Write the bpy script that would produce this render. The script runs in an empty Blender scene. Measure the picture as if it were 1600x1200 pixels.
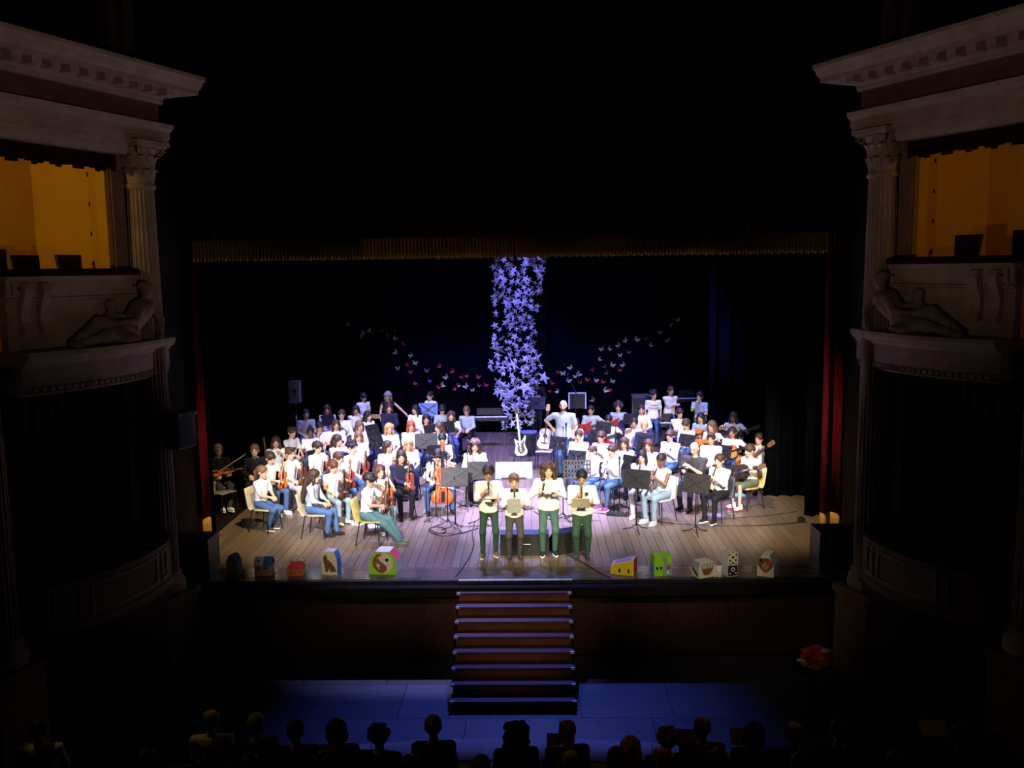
import bpy, math, random
import numpy as np
from mathutils import Vector, Matrix, Euler
R = math.radians
random.seed(7)
SC = bpy.context.scene
COL = SC.collection

# ------------------------------------------------------------------ camera
F_PX = 1437.7
CAM = np.array([0.318, -13.438, 4.678])
PITCH, YAW, ROLL = 0.1251, 0.0231, -0.0140
def cam_axes():
    c, s = math.cos, math.sin
    fw = np.array([-s(YAW)*c(PITCH), c(YAW)*c(PITCH), -s(PITCH)])
    r = np.array([c(YAW), s(YAW), 0.0]); u = np.cross(r, fw)
    return r*c(ROLL)+u*s(ROLL), -r*s(ROLL)+u*c(ROLL), fw
CR, CU, CF = cam_axes()
cd = bpy.data.cameras.new('camera'); co = bpy.data.objects.new('camera', cd); COL.objects.link(co)
cd.sensor_width = 36.0; cd.lens = 36.0*F_PX/1600.0; cd.clip_end = 200
m = Matrix.Identity(4)
for i in range(3):
    m[i][0], m[i][1], m[i][2], m[i][3] = CR[i], CU[i], -CF[i], CAM[i]
co.matrix_world = m
SC.camera = co
def ray(px, py):
    return CF + CR*(px-800)/F_PX + CU*(600-py)/F_PX
def U(px, py, z=0.0):            # where the line of sight meets the height z
    d = ray(px, py); t = (z-CAM[2])/d[2]; return CAM+d*t
def UY(px, py, Y):               # where it meets the upright plane y = Y
    d = ray(px, py); t = (Y-CAM[1])/d[1]; return CAM+d*t

# ------------------------------------------------------------------ world, lights, exposure
SC.view_settings.view_transform = 'Standard'; SC.view_settings.look = 'None'
SC.view_settings.exposure = 0.0; SC.view_settings.gamma = 1.0; SC.view_settings.use_curve_mapping = False
w = bpy.data.worlds.new('dark_house'); SC.world = w; w.use_nodes = True
w.node_tree.nodes['Background'].inputs[0].default_value = (0.9, 0.72, 0.6, 1)
w.node_tree.nodes['Background'].inputs[1].default_value = 0.0006
def spot(name, loc, aim, energy, color, angle, blend=0.6, radius=0.12):
    l = bpy.data.lights.new(name, 'SPOT'); l.energy = energy; l.color = color
    l.spot_size = R(angle); l.spot_blend = blend; l.shadow_soft_size = radius
    o = bpy.data.objects.new(name, l); COL.objects.link(o); o.location = loc
    o.rotation_euler = (Vector(aim)-Vector(loc)).to_track_quat('-Z', 'Y').to_euler()
    return o
def point(name, loc, energy, color, radius=0.1):
    l = bpy.data.lights.new(name, 'POINT'); l.energy = energy; l.color = color; l.shadow_soft_size = radius
    o = bpy.data.objects.new(name, l); COL.objects.link(o); o.location = loc
    return o
LAV = (0.55, 0.50, 1.0); WARM = (1.0, 0.74, 0.36); BLUE = (0.36, 0.36, 1.0)
# overhead bars in the fly loft
spot('bar_spot', (-2.6, 4.8, 8.6), (-1.8, 5.3, 0), 14000, LAV, 42, .8)
spot('bar_spot', (2.4, 4.8, 8.6), (2.0, 5.3, 0), 14000, LAV, 42, .8)
spot('bar_spot', (0.0, 4.6, 8.8), (0.1, 3.9, 0), 26000, (.46, .43, 1), 29, .8)
spot('bar_spot', (-2.0, 6.5, 8.6), (-2.0, 6.9, 0), 3500, LAV, 46, .8)
spot('bar_spot', (2.2, 6.5, 8.6), (2.2, 6.9, 0), 3500, LAV, 46, .8)
spot('bar_spot', (-0.8, 4.4, 8.8), (-1.0, 1.5, 0), 6500, (.36, .38, 1), 32, .9)
# blue back wash
spot('blue_spot', (0.0, 7.2, 8.8), (0.1, 11.4, 2.0), 3600, (.20, .20, 1), 34, .9)
spot('blue_spot', (-3.0, 7.6, 8.6), (-2.4, 9.8, 0.6), 6500, (.28, .26, 1), 56, .8)
spot('blue_spot', (3.2, 7.6, 8.6), (2.6, 9.8, 0.6), 6500, (.28, .26, 1), 56, .8)
spot('blue_spot', (0.2, 5.4, 8.8), (0.1, -1.6, -1.2), 4200, (.09, .15, 1), 33, 1.0)
# front of house
spot('front_spot', (-4.2, -9.0, 7.2), (0.0, 1.2, 1.0), 7500, (1, .88, .50), 13, .6)
spot('front_spot', (4.4, -9.0, 7.2), (0.8, 1.2, 1.0), 7500, (1, .88, .50), 13, .6)
spot('front_spot', (-3.0, -9.0, 7.4), (-2.7, 4.6, .7), 19000, (1, .93, .96), 22.5, .7)
spot('front_spot', (3.4, -9.0, 7.4), (2.8, 4.6, .7), 19000, (1, .93, .96), 22.5, .7)
spot('front_spot', (-1.4, -9.5, 7.6), (-1.7, 3.4, 0.2), 2300, (1, .88, .72), 26.5, .75)
spot('front_spot', (1.8, -9.5, 7.6), (2.3, 3.4, 0.2), 2300, (1, .88, .72), 26.5, .75)
spot('side_spot', (-1.2, -2.0, 8.6), (-4.3, 3.2, 0.0), 4400, WARM, 29, .9)
spot('side_spot', (1.4, -2.0, 8.6), (4.6, 3.6, 0.0), 4400, WARM, 29, .9)
# added fill spots, no real fixtures: side boxes, stage front, steps and bouquet
spot('added_fill_spot', (3.6, -11.8, 3.0), (-5.6, -1.2, 6.8), 340, (1, .70, .56), 30, .9, .15)
spot('added_fill_spot', (-3.2, -11.8, 3.0), (5.7, -1.2, 6.8), 290, (1, .70, .56), 30, .9, .15)
spot('added_fill_spot', (0.2, -12.6, 5.6), (0.0, -.2, -.1), 1500, (1, .80, .55), 14, .9, .15)
spot('added_fill_spot', (1.6, -12.6, 5.6), (3.4, -.5, -.1), 420, (1, .80, .55), 15, .9, .15)
spot('added_fill_spot', (-1.2, -12.6, 5.6), (-2.6, 0.0, .05), 360, (1, .80, .55), 14, .9, .15)

# ------------------------------------------------------------------ materials
MATS = {}
def mat(color, rough=0.7, metal=0.0, var=0.12, scale=14.0, spec=0.4, name=None, bump=0.0, stretch=None, emit=None):
    key = (tuple(round(c, 4) for c in color), rough, metal, var, scale, spec, bump, stretch, emit)
    if key in MATS: return MATS[key]
    m = bpy.data.materials.new(name or 'paint'); m.use_nodes = True
    nt = m.node_tree; b = nt.nodes['Principled BSDF']
    b.inputs['Roughness'].default_value = rough; b.inputs['Metallic'].default_value = metal
    b.inputs['Specular IOR Level'].default_value = spec
    tc = nt.nodes.new('ShaderNodeTexCoord'); nz = nt.nodes.new('ShaderNodeTexNoise')
    nz.inputs['Scale'].default_value = scale; nz.inputs['Detail'].default_value = 3
    src = tc.outputs['Object']
    if stretch:
        mp = nt.nodes.new('ShaderNodeMapping'); mp.inputs['Scale'].default_value = stretch
        nt.links.new(src, mp.inputs[0]); src = mp.outputs[0]
    nt.links.new(src, nz.inputs['Vector'])
    rp = nt.nodes.new('ShaderNodeValToRGB')
    a = [max(0, c*(1-var)) for c in color]; d = [min(1, c*(1+var)) for c in color]
    rp.color_ramp.elements[0].color = (*a, 1); rp.color_ramp.elements[1].color = (*d, 1)
    rp.color_ramp.elements[0].position = .3; rp.color_ramp.elements[1].position = .7
    nt.links.new(nz.outputs['Fac'], rp.inputs[0]); nt.links.new(rp.outputs[0], b.inputs['Base Color'])
    if bump:
        bp = nt.nodes.new('ShaderNodeBump'); bp.inputs['Strength'].default_value = bump; bp.inputs['Distance'].default_value = .02
        nt.links.new(nz.outputs['Fac'], bp.inputs['Height']); nt.links.new(bp.outputs[0], b.inputs['Normal'])
    MATS[key] = m
    return m

# ------------------------------------------------------------------ object helpers
def tag(o, label=None, cat=None, group=None, kind=None):
    if label: o['label'] = label
    if cat: o['category'] = cat
    if group: o['group'] = group
    if kind: o['kind'] = kind
    return o
def empty(name, label=None, cat=None, group=None, mat4=None, loc=None, rz=0.0, kind=None):
    o = bpy.data.objects.new(name, None); COL.objects.link(o); o.empty_display_size = .1
    if mat4 is not None: o.matrix_basis = mat4
    else:
        if loc is not None: o.location = loc
        o.rotation_euler = (0, 0, rz)
    return tag(o, label, cat, group, kind)
def inst(mesh, name, mats=None, parent=None, mat4=None):
    o = bpy.data.objects.new(name, mesh); COL.objects.link(o)
    if parent is not None: o.parent = parent
    if mat4 is not None: o.matrix_basis = mat4
    if mats is not None:
        if not isinstance(mats, (list, tuple)): mats = [mats]
        for i, mm in enumerate(mats):
            if i < len(o.material_slots):
                o.material_slots[i].link = 'OBJECT'; o.material_slots[i].material = mm
    return o
def T(x, y=None, z=None):
    return Matrix.Translation(Vector((x, y, z)) if y is not None else Vector(x))
def frame(o, zdir, front):
    """local +Z along zdir, local -Y as near to front as can be"""
    z = Vector(zdir).normalized(); y = -Vector(front); y = (y - z*y.dot(z)).normalized(); x = y.cross(z)
    M = Matrix.Identity(4)
    for i in range(3): M[i][0], M[i][1], M[i][2], M[i][3] = x[i], y[i], z[i], o[i]
    return M
def to_mesh(name, V, Fc, mats=None, mi=None, smooth=False):
    me = bpy.data.meshes.new(name)
    me.from_pydata([tuple(map(float, v)) for v in V], [], [tuple(map(int, f)) for f in Fc])
    if mats is None: mats = [mat((.5, .5, .5))]
    for mm in mats: me.materials.append(mm)
    if mi is not None: me.polygons.foreach_set('material_index', np.asarray(mi, dtype=np.int32))
    if smooth: me.polygons.foreach_set('use_smooth', np.ones(len(me.polygons), dtype=bool))
    me.update()
    return me
def obj(name, me, parent=None, **kw):
    o = bpy.data.objects.new(name, me); COL.objects.link(o)
    if parent is not None: o.parent = parent
    return tag(o, **kw)

class MB:
    def __init__(s): s.v = []; s.f = []; s.m = []; s.cur = 0
    def add(s, vs, fs):
        n = len(s.v); s.v += [tuple(v) for v in vs]; s.f += [tuple(i+n for i in f) for f in fs]; s.m += [s.cur]*len(fs); return s
    def hexa(s, p):      # eight corners: bottom ring then top ring
        return s.add(p, [(3,2,1,0), (4,5,6,7), (0,1,5,4), (1,2,6,5), (2,3,7,6), (3,0,4,7)])
    def box(s, c, d, M=None):
        x, y, z = [k/2 for k in d]
        p = [Vector((a*x, b*y, e*z)) for e in (-1, 1) for a, b in ((-1,-1), (1,-1), (1,1), (-1,1))]
        if M is not None: p = [M @ q for q in p]
        return s.hexa([q+Vector(c) for q in p])
    def bar(s, a, b, w, d, up=(0,0,1)):   # rectangular bar from a to b
        a = Vector(a); b = Vector(b); z = (b-a).normalized(); u = Vector(up)
        if abs(z.dot(u)) > .98: u = Vector((0,1,0))
        x = z.cross(u).normalized(); y = z.cross(x)
        q = [(-1,-1), (1,-1), (1,1), (-1,1)]
        return s.hexa([e+x*i*w/2+y*j*d/2 for e in (a, b) for i, j in q])
    def cyl(s, a, b, r0, r1=None, n=8, caps=True):
        r1 = r0 if r1 is None else r1
        return s.tube([a, b], [r0, r1], n, caps)
    def tube(s, pts, rad, n=6, caps=True):
        pts = [Vector(p) for p in pts]
        if not isinstance(rad, (list, tuple)): rad = [rad]*len(pts)
        vs = []; x = None
        for i, p in enumerate(pts):
            t = (pts[min(i+1, len(pts)-1)]-pts[max(i-1, 0)]).normalized()
            if x is None:
                u = Vector((0,0,1)) if abs(t.z) < .9 else Vector((0,1,0)); x = t.cross(u).normalized()
            else: x = (x-t*x.dot(t)).normalized()
            y = t.cross(x)
            vs += [p+(x*math.cos(2*math.pi*k/n)+y*math.sin(2*math.pi*k/n))*rad[i] for k in range(n)]
        fs = [(i*n+k, i*n+(k+1)%n, (i+1)*n+(k+1)%n, (i+1)*n+k) for i in range(len(pts)-1) for k in range(n)]
        if caps: fs += [tuple(range(n))[::-1], tuple((len(pts)-1)*n+k for k in range(n))]
        return s.add(vs, fs)
    def lathe(s, prof, n=16, c=(0,0,0), M=None):
        vs = [Vector((r*math.cos(2*math.pi*k/n), r*math.sin(2*math.pi*k/n), z)) for r, z in prof for k in range(n)]
        if M is not None: vs = [M @ v for v in vs]
        vs = [v+Vector(c) for v in vs]
        fs = [(i*n+k, i*n+(k+1)%n, (i+1)*n+(k+1)%n, (i+1)*n+k) for i in range(len(prof)-1) for k in range(n)]
        fs += [tuple(range(n))[::-1], tuple((len(prof)-1)*n+k for k in range(n))]
        return s.add(vs, fs)
    def prism(s, poly, d, fn):            # poly in 2-D, from depth d[0] to d[1]; fn(a,b,depth) -> point
        n = len(poly)
        vs = [fn(a, b, d[0]) for a, b in poly]+[fn(a, b, d[1]) for a, b in poly]
        fs = [tuple(range(n)), tuple(range(2*n-1, n-1, -1))]+[(k, k+n, (k+1)%n+n, (k+1)%n) for k in range(n)]
        return s.add(vs, fs)
    def mesh(s, name, mats=None, smooth=False):
        return to_mesh(name, s.v, s.f, mats if mats is None or isinstance(mats, (list, tuple)) else [mats], s.m, smooth)
    def build(s, name, mats, parent=None, smooth=False, **kw):
        o = obj(name, s.mesh(name, mats, smooth), parent, **kw)
        return o
# ================================================================== STAGE AND HOUSE
BLACKCLOTH = mat((.003, .003, .004), .95, var=.3, spec=.05, name='black_drape')
NAVYCLOTH = mat((.003, .003, .012), .95, var=.3, spec=.05, name='back_drape')
REDCLOTH = mat((.10, .004, .012), .85, var=.25, spec=.1, name='red_velvet')
GOLDCLOTH = mat((.40, .23, .06), .8, var=.3, scale=40, spec=.2, name='gold_fringe')
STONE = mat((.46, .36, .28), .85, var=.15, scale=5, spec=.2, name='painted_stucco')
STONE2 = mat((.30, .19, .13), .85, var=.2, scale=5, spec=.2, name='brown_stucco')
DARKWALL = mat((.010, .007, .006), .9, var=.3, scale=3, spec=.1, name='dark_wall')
DARKWOOD = mat((.012, .013, .012), .5, var=.3, scale=6, spec=.3, name='black_moulding')
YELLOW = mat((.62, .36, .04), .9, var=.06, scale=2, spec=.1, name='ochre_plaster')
VELVET = mat((.03, .004, .005), .8, var=.2, spec=.1, name='rail_velvet')
PLANKS = [mat((.138*k, .102*k, .080*k), .34, var=.22, scale=3, spec=.5, stretch=(14, 1.2, 1), name='stage_plank') for k in (.86, .95, 1.04, 1.12)]
PLANKX = [mat((.10*k, .078*k, .068*k), .20, var=.28, scale=3, spec=.6, stretch=(1.2, 14, 1), name='apron_plank') for k in (.85, 1.0, 1.1)]
PITS = [mat((.060*k, .060*k, .075*k), .5, var=.3, scale=3, spec=.4, stretch=(1, 12, 1), name='pit_panel') for k in (.9, 1.0, 1.12)]
STAGE_H = 1.21
BACK_Y = 12.7

def unit_box():
    return MB().box((0, 0, 0), (1, 1, 1)).mesh('board', [mat((.5, .5, .5))])
BOARD = unit_box()
def board(name, c, d, m_, parent, rz=0.0):
    return inst(BOARD, name, m_, parent, T(*c) @ Matrix.Rotation(rz, 4, 'Z') @ Matrix.Diagonal((*d, 1)))

# stage floor: sub-floor slab with planks
fl = MB().box((0, 6.9, -.12), (15, 14.2, .14)).build('floor_stage', [DARKWALL], kind='structure')
pw = .142; rnd = random.Random(3)
x = -5.35; k = 0
while x < 5.75:
    ends = [.62, 3.0+rnd.uniform(-.8, .8), 5.6+rnd.uniform(-.8, .8), 8.6+rnd.uniform(-.9, .9), BACK_Y]
    for a, b in zip(ends[:-1], ends[1:]):
        if abs(x) > 4.9 and a > 6: continue
        board('plank', (x, (a+b)/2, -.025+rnd.uniform(-.0015, .0015)), (pw-.006, b-a-.008, .05), rnd.choice(PLANKS), fl)
    x += pw; k += 1
for j in range(4):                       # apron boards along the edge
    xs = -5.6
    while xs < 5.8:
        L = rnd.uniform(1.6, 2.6)
        board('apron_plank', (xs+L/2, .02+.15*j+.075, -.025+rnd.uniform(-.001, .001)), (L-.008, .144, .05), rnd.choice(PLANKX), fl)
        xs += L

# stage front: moulding bands and panelled riser
fr = MB().box((0, .10, -.73), (12.4, .1, .96)).build('wall_stage_front', [mat((.03, .011, .006), .6, var=.3, scale=3, name='riser_wood')], kind='structure')
for z, d, h in ((-.035, .10, .07), (-.11, .07, .05), (-.18, .085, .07), (-.245, .05, .04)):
    MB().box((0, .05-d/2+.03, z), (12.4, d, h)).build('moulding', [DARKWOOD], fr)
MB().box((0.02, -.015, .004), (1.72, .06, .014)).build('edge_strip', [mat((.5, .47, .4), .4, .7, name='worn_metal')], fr)
for i in range(-6, 7):
    if abs(i) < 1: continue
    MB().box((i*.92, .04, -.71), (.84, .02, .78)).build('riser_panel', [mat((.04, .013, .007), .55, var=.3, scale=2.5, stretch=(8, 1, 1), name='riser_panel')], fr)

# pit floor of large panels
pit = MB().box((0, -2.4, -STAGE_H-.1), (14, 6.2, .12)).build('floor_pit', [DARKWALL], kind='structure')
for i in range(-5, 6):
    for j in range(3):
        y0, y1 = ((.0, -.95), (-.95, -1.95), (-1.95, -2.95))[j]
        off = .3*(j % 2)
        board('floor_panel', (i*1.22+off, (y0+y1)/2, -STAGE_H-.02), (1.212, abs(y1-y0)-.008, .04), rnd.choice(PITS), pit)
# pale curved kerb in front of the seats, in segments
KERB = [mat((.30*k, .26*k, .25*k), .8, var=.12, scale=4, name='kerb_boards') for k in (.9, 1.0)]
kb = empty('floor_kerb', kind='structure')
def arc_pt(a, r): return (r*math.sin(a), -16.0+r*math.cos(a))
def arc_ring(parent, name, r0, r1, z0, z1, n, mats, half=.52):
    for i in range(n):
        a0 = -half+2*half*i/n+.0006; a1 = -half+2*half*(i+1)/n-.0006; am = (a0+a1)/2
        q = []
        for z in (z0, z1):
            q += [(*arc_pt(a0, r0), z), (*arc_pt(a1, r0), z), (*arc_pt(a1, r1), z), (*arc_pt(a0, r1), z)]
        MB().hexa(q).build(name, [mats[i % len(mats)]], parent)
KR = 16.0+U(803, 1157, -STAGE_H)[1]
arc_ring(kb, 'kerb_board', KR-.50, KR, -STAGE_H-.06, -STAGE_H+.03, 16, KERB)
arc_ring(kb, 'kerb_board', KR-1.0, KR-.508, -STAGE_H-.06, -STAGE_H+.015, 16, KERB)
MB().box((0, -9.0, -STAGE_H-.12), (26, 12, .1)).build('floor_stalls', [DARKWALL], kind='structure')

# stairs
st = empty('stage_steps', 'dark red wooden staircase leading from the pit up to the stage', 'stairs', loc=(0.0, -.05, -STAGE_H))
TREAD = mat((.07, .020, .016), .6, var=.25, scale=3, spec=.5, stretch=(1, 10, 1), name='stained_tread')
RISER = mat((.13, .042, .02), .5, var=.25, scale=3, stretch=(1, 10, 1), name='stained_riser')
STUD = mat((.75, .72, .7), .3, .6, name='metal_corner')
NST = 8; RISE = (STAGE_H-.10)/NST; RUN = 1.70/NST
for i in range(NST):
    z = (NST-i)*RISE; y0 = -.0-RUN*i; y1 = y0-RUN; hw = .845
    MB().box((0, (y0+y1)/2, z-.016), (2*hw, RUN+.03, .032)).build('tread', [TREAD], st)
    MB().box((0, y1+.03, (z-.032)/2+(z-RISE)/2-.0), (2*hw-.05, .02, RISE-.034)).build('riser', [RISER], st)
    for s in (-1, 1):
        MB().box((s*(hw-.02), y1-.008, z-.012), (.055, .03, .034)).build('corner_cap', [STUD], st)
for s in (-1, 1):
    poly = [(0, 0), (-1.66, 0), (-1.66, RISE*.7)]+[(0, NST*RISE-.04)]
    MB().prism(poly, (s*.80-.015, s*.80+.015), lambda a, b, d: (d, a, b)).build('stringer', [RISER], st)

# ------------------------------------------------------------------ drapes
def drape(name, x0, x1, y, z0, z1, m_, amp=.06, wave=.24, kind=None, label=None, cat=None, parent=None, y1=None, seed=0, segz=3, hang=0.0):
    r = random.Random(seed); L = math.hypot(x1-x0, (y1-y if y1 is not None else 0)); n = max(8, int(L/wave*8))
    ph = r.uniform(0, 6); V = []; Fc = []
    ye = y if y1 is None else y1
    for j in range(segz+1):
        t = j/segz
        for i in range(n+1):
            u = i/n; a = u*L/wave*2*math.pi+ph+.8*math.sin(u*L*1.7+ph)
            d = amp*(math.sin(a)+.35*math.sin(2*a+1.1))*(1-.25*t)
            V.append((x0+(x1-x0)*u, y+(ye-y)*u+d, z0+(z1-z0)*t+(hang*math.sin(a*.5)*.5 if j == 0 else 0)))
    w_ = n+1
    for j in range(segz):
        for i in range(n): Fc.append((j*w_+i, j*w_+i+1, (j+1)*w_+i+1, (j+1)*w_+i))
    o = obj(name, to_mesh(name, V, Fc, [m_], None, True), parent)
    sm = o.modifiers.new('thickness', 'SOLIDIFY'); sm.thickness = .012
    tag(o, label, cat, None, kind)
    return o
drape('stage_backdrop', -6.6, 6.6, BACK_Y+.10, 0.0, 9.5, NAVYCLOTH, .03, .35, label='dark blue-black backdrop curtain across the rear of the stage', cat='curtain', seed=1)
def leg(px, py, dx, label, seed, z1=9.0, back=.0):
    p = U(px, py); drape('leg_curtain', p[0], p[0]+dx, p[1], 0.005, z1, BLACKCLOTH, .06, .3, label=label, cat='curtain', seed=seed)
leg(1193, 775, .95, 'black leg curtain beside the seated guitarists at stage right edge', 2)
leg(1257, 806, .9, 'narrow black leg curtain next to the right red house curtain', 3)
p = U(337, 838); drape('leg_curtain', p[0]-.62, p[0], p[1]+.0, 0.005, 9, BLACKCLOTH, .05, .3, label='black leg curtain hiding the far left edge of the stage', cat='curtain', seed=4)
p = U(336, 790, 0); drape('leg_curtain', -6.4, UY(415, 600, 6.2)[0], 6.2, 0.005, 9, BLACKCLOTH, .06, .3, label='black leg curtain behind the two dark-clad players at far left', cat='curtain', seed=5)
drape('leg_curtain', -6.4, UY(456, 600, 9.0)[0], 9.0, 0.005, 9, BLACKCLOTH, .06, .3, label='black leg curtain behind the grey loudspeaker on a pole', cat='curtain', seed=6)
drape('leg_curtain', UY(1108, 600, 9.9)[0], 6.6, 9.9, 0.005, 9, NAVYCLOTH, .07, .35, label='bluish black leg curtain behind the back right players', cat='curtain', seed=7)
# house curtain of red velvet with golden hem, and the valance
CY = 2.15
for s, (xa, xb), lab in ((-1, (286, 322), 'left'), (1, (1284, 1336), 'right')):
    a, b = UY(xa, 700, CY)[0], UY(xb, 700, CY)[0]
    t = empty('house_curtain', 'gathered dark red velvet house curtain with golden hem at %s of stage opening' % lab, 'curtain', loc=(0, 0, 0))
    drape('velvet_drop', a, b, CY, .42, 5.3, REDCLOTH, .07, .22, parent=t, seed=8+s)
    drape('gold_hem', a, b, CY, .01, .42, GOLDCLOTH, .07, .22, parent=t, seed=8+s)
vz0 = UY(803, 402, CY)[2]; vz1 = UY(803, 369, CY)[2]
va, vb = UY(300, 380, CY)[0], UY(1305, 380, CY)[0]
t = empty('stage_valance', 'gold fringed valance across the top of the stage opening', 'valance', loc=(0, 0, 0))
drape('gold_fringe', va, 0.02, CY-.02, vz0, vz1, GOLDCLOTH, .018, .06, parent=t, seed=11, hang=.02)
drape('gold_fringe', 0.05, vb, CY-.02, vz0, vz1, GOLDCLOTH, .018, .06, parent=t, seed=12, hang=.02)
drape('valance_velvet', va-.4, vb+.4, CY+.05, vz1-.05, 8.8, mat((.02, .004, .005), .95, var=.3, spec=.03, name='dark_velvet'), .05, .3, parent=t, seed=13)

# proscenium masonry, dark
for s in (-1, 1):
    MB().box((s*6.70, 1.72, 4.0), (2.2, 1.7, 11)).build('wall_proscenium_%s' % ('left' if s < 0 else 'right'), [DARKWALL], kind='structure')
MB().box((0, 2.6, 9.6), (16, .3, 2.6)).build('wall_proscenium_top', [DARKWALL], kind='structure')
MB().box((0, 6, 11), (18, 16, .2)).build('ceiling_stage', [DARKWALL], kind='structure')
MB().box((0, 13.4, 4.5), (18, .2, 13)).build('wall_stage_back', [DARKWALL], kind='structure')
for s in (-1, 1):
    MB().box((s*7.6, 7.8, 4.5), (.2, 11, 13)).build('wall_stage_%s' % ('left' if s < 0 else 'right'), [DARKWALL], kind='structure')

# ------------------------------------------------------------------ the boxes at either side
FLUTE = 22
def column_mesh():
    mb = MB(); prof = [(.218, .30), (.222, 1.0), (.218, 2.2), (.208, 3.6), (.196, 5.0), (.186, 5.72)]
    n = FLUTE*4; vs = []
    for r, z in prof:
        for k in range(n):
            a = 2*math.pi*k/n; q = k % 4
            rr = r*(1.0 if q in (0, 1) else .90)
            vs.append((rr*math.cos(a), rr*math.sin(a), z))
    fs = [(i*n+k, i*n+(k+1) % n, (i+1)*n+(k+1) % n, (i+1)*n+k) for i in range(len(prof)-1) for k in range(n)]
    mb.add(vs, fs)
    return mb.mesh('shaft', [STONE])
SHAFT = column_mesh()
CBASE = MB().lathe([(.30, 0), (.30, .10), (.27, .11), (.29, .15), (.27, .19), (.235, .21), (.255, .25), (.235, .29), (.215, .31)], 28).mesh('base', [STONE], True)
CPED = MB().box((0, 0, -.7), (.64, .64, 1.4)).box((0, 0, -.05), (.70, .70, .1)).mesh('pedestal', [STONE2])
CBELL = MB().lathe([(.20, 5.72), (.215, 5.74), (.215, 5.78), (.19, 5.80), (.185, 5.95), (.20, 6.1), (.25, 6.24), (.27, 6.27)], 24).mesh('bell', [STONE], True)
def leaf_mesh():
    V = []; Fc = []
    for j, (o, z, w_) in enumerate(((.0, 0, .055), (.012, .08, .062), (.03, .15, .055), (.065, .19, .035), (.075, .165, .012))):
        for i in (-1, -.5, 0, .5, 1): V.append((i*w_, -o-.018*(1-abs(i)), z))
    for j in range(4):
        for i in range(4): Fc.append((j*5+i, j*5+i+1, (j+1)*5+i+1, (j+1)*5+i))
    return to_mesh('leaf', V, Fc, [STONE], None, True)
LEAF = leaf_mesh()
def volute_mesh():
    pts = [];
    for k in range(18):
        a = k*.5; r = .055*(1-k/20); pts.append((r*math.cos(a), 0, r*math.sin(a)))
    return MB().tube(pts, [.016*(1-k/30) for k in range(18)], 6).mesh('volute', [STONE], True)
VOL = volute_mesh()
CABA = MB().box((0, 0, 6.33), (.60, .60, .06)).box((0, 0, 6.29), (.54, .54, .03)).mesh('abacus', [STONE])
CABA_ = CABA
def column(x, y, z, rz, label):
    t = empty('fluted_column', label, 'column', loc=(x, y, z), rz=rz)
    inst(SHAFT, 'shaft', None, t); inst(CBASE, 'base', None, t); inst(CPED, 'pedestal', None, t)
    c = inst(CBELL, 'capital', None, t)
    for row, (z0, n, r, sc) in enumerate(((5.80, 10, .18, 1.0), (5.95, 10, .185, 1.15))):
        for k in range(n):
            a = 2*math.pi*(k+.5*row)/n
            inst(LEAF, 'leaf', None, c, Matrix.Rotation(a, 4, 'Z') @ T(0, -r, z0) @ Matrix.Scale(sc, 4))
    for k in range(4):
        a = math.pi/4+k*math.pi/2
        inst(VOL, 'volute', None, c, Matrix.Rotation(a, 4, 'Z') @ T(.30, 0, 6.22))
    inst(CABA, 'abacus', None, t)

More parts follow.
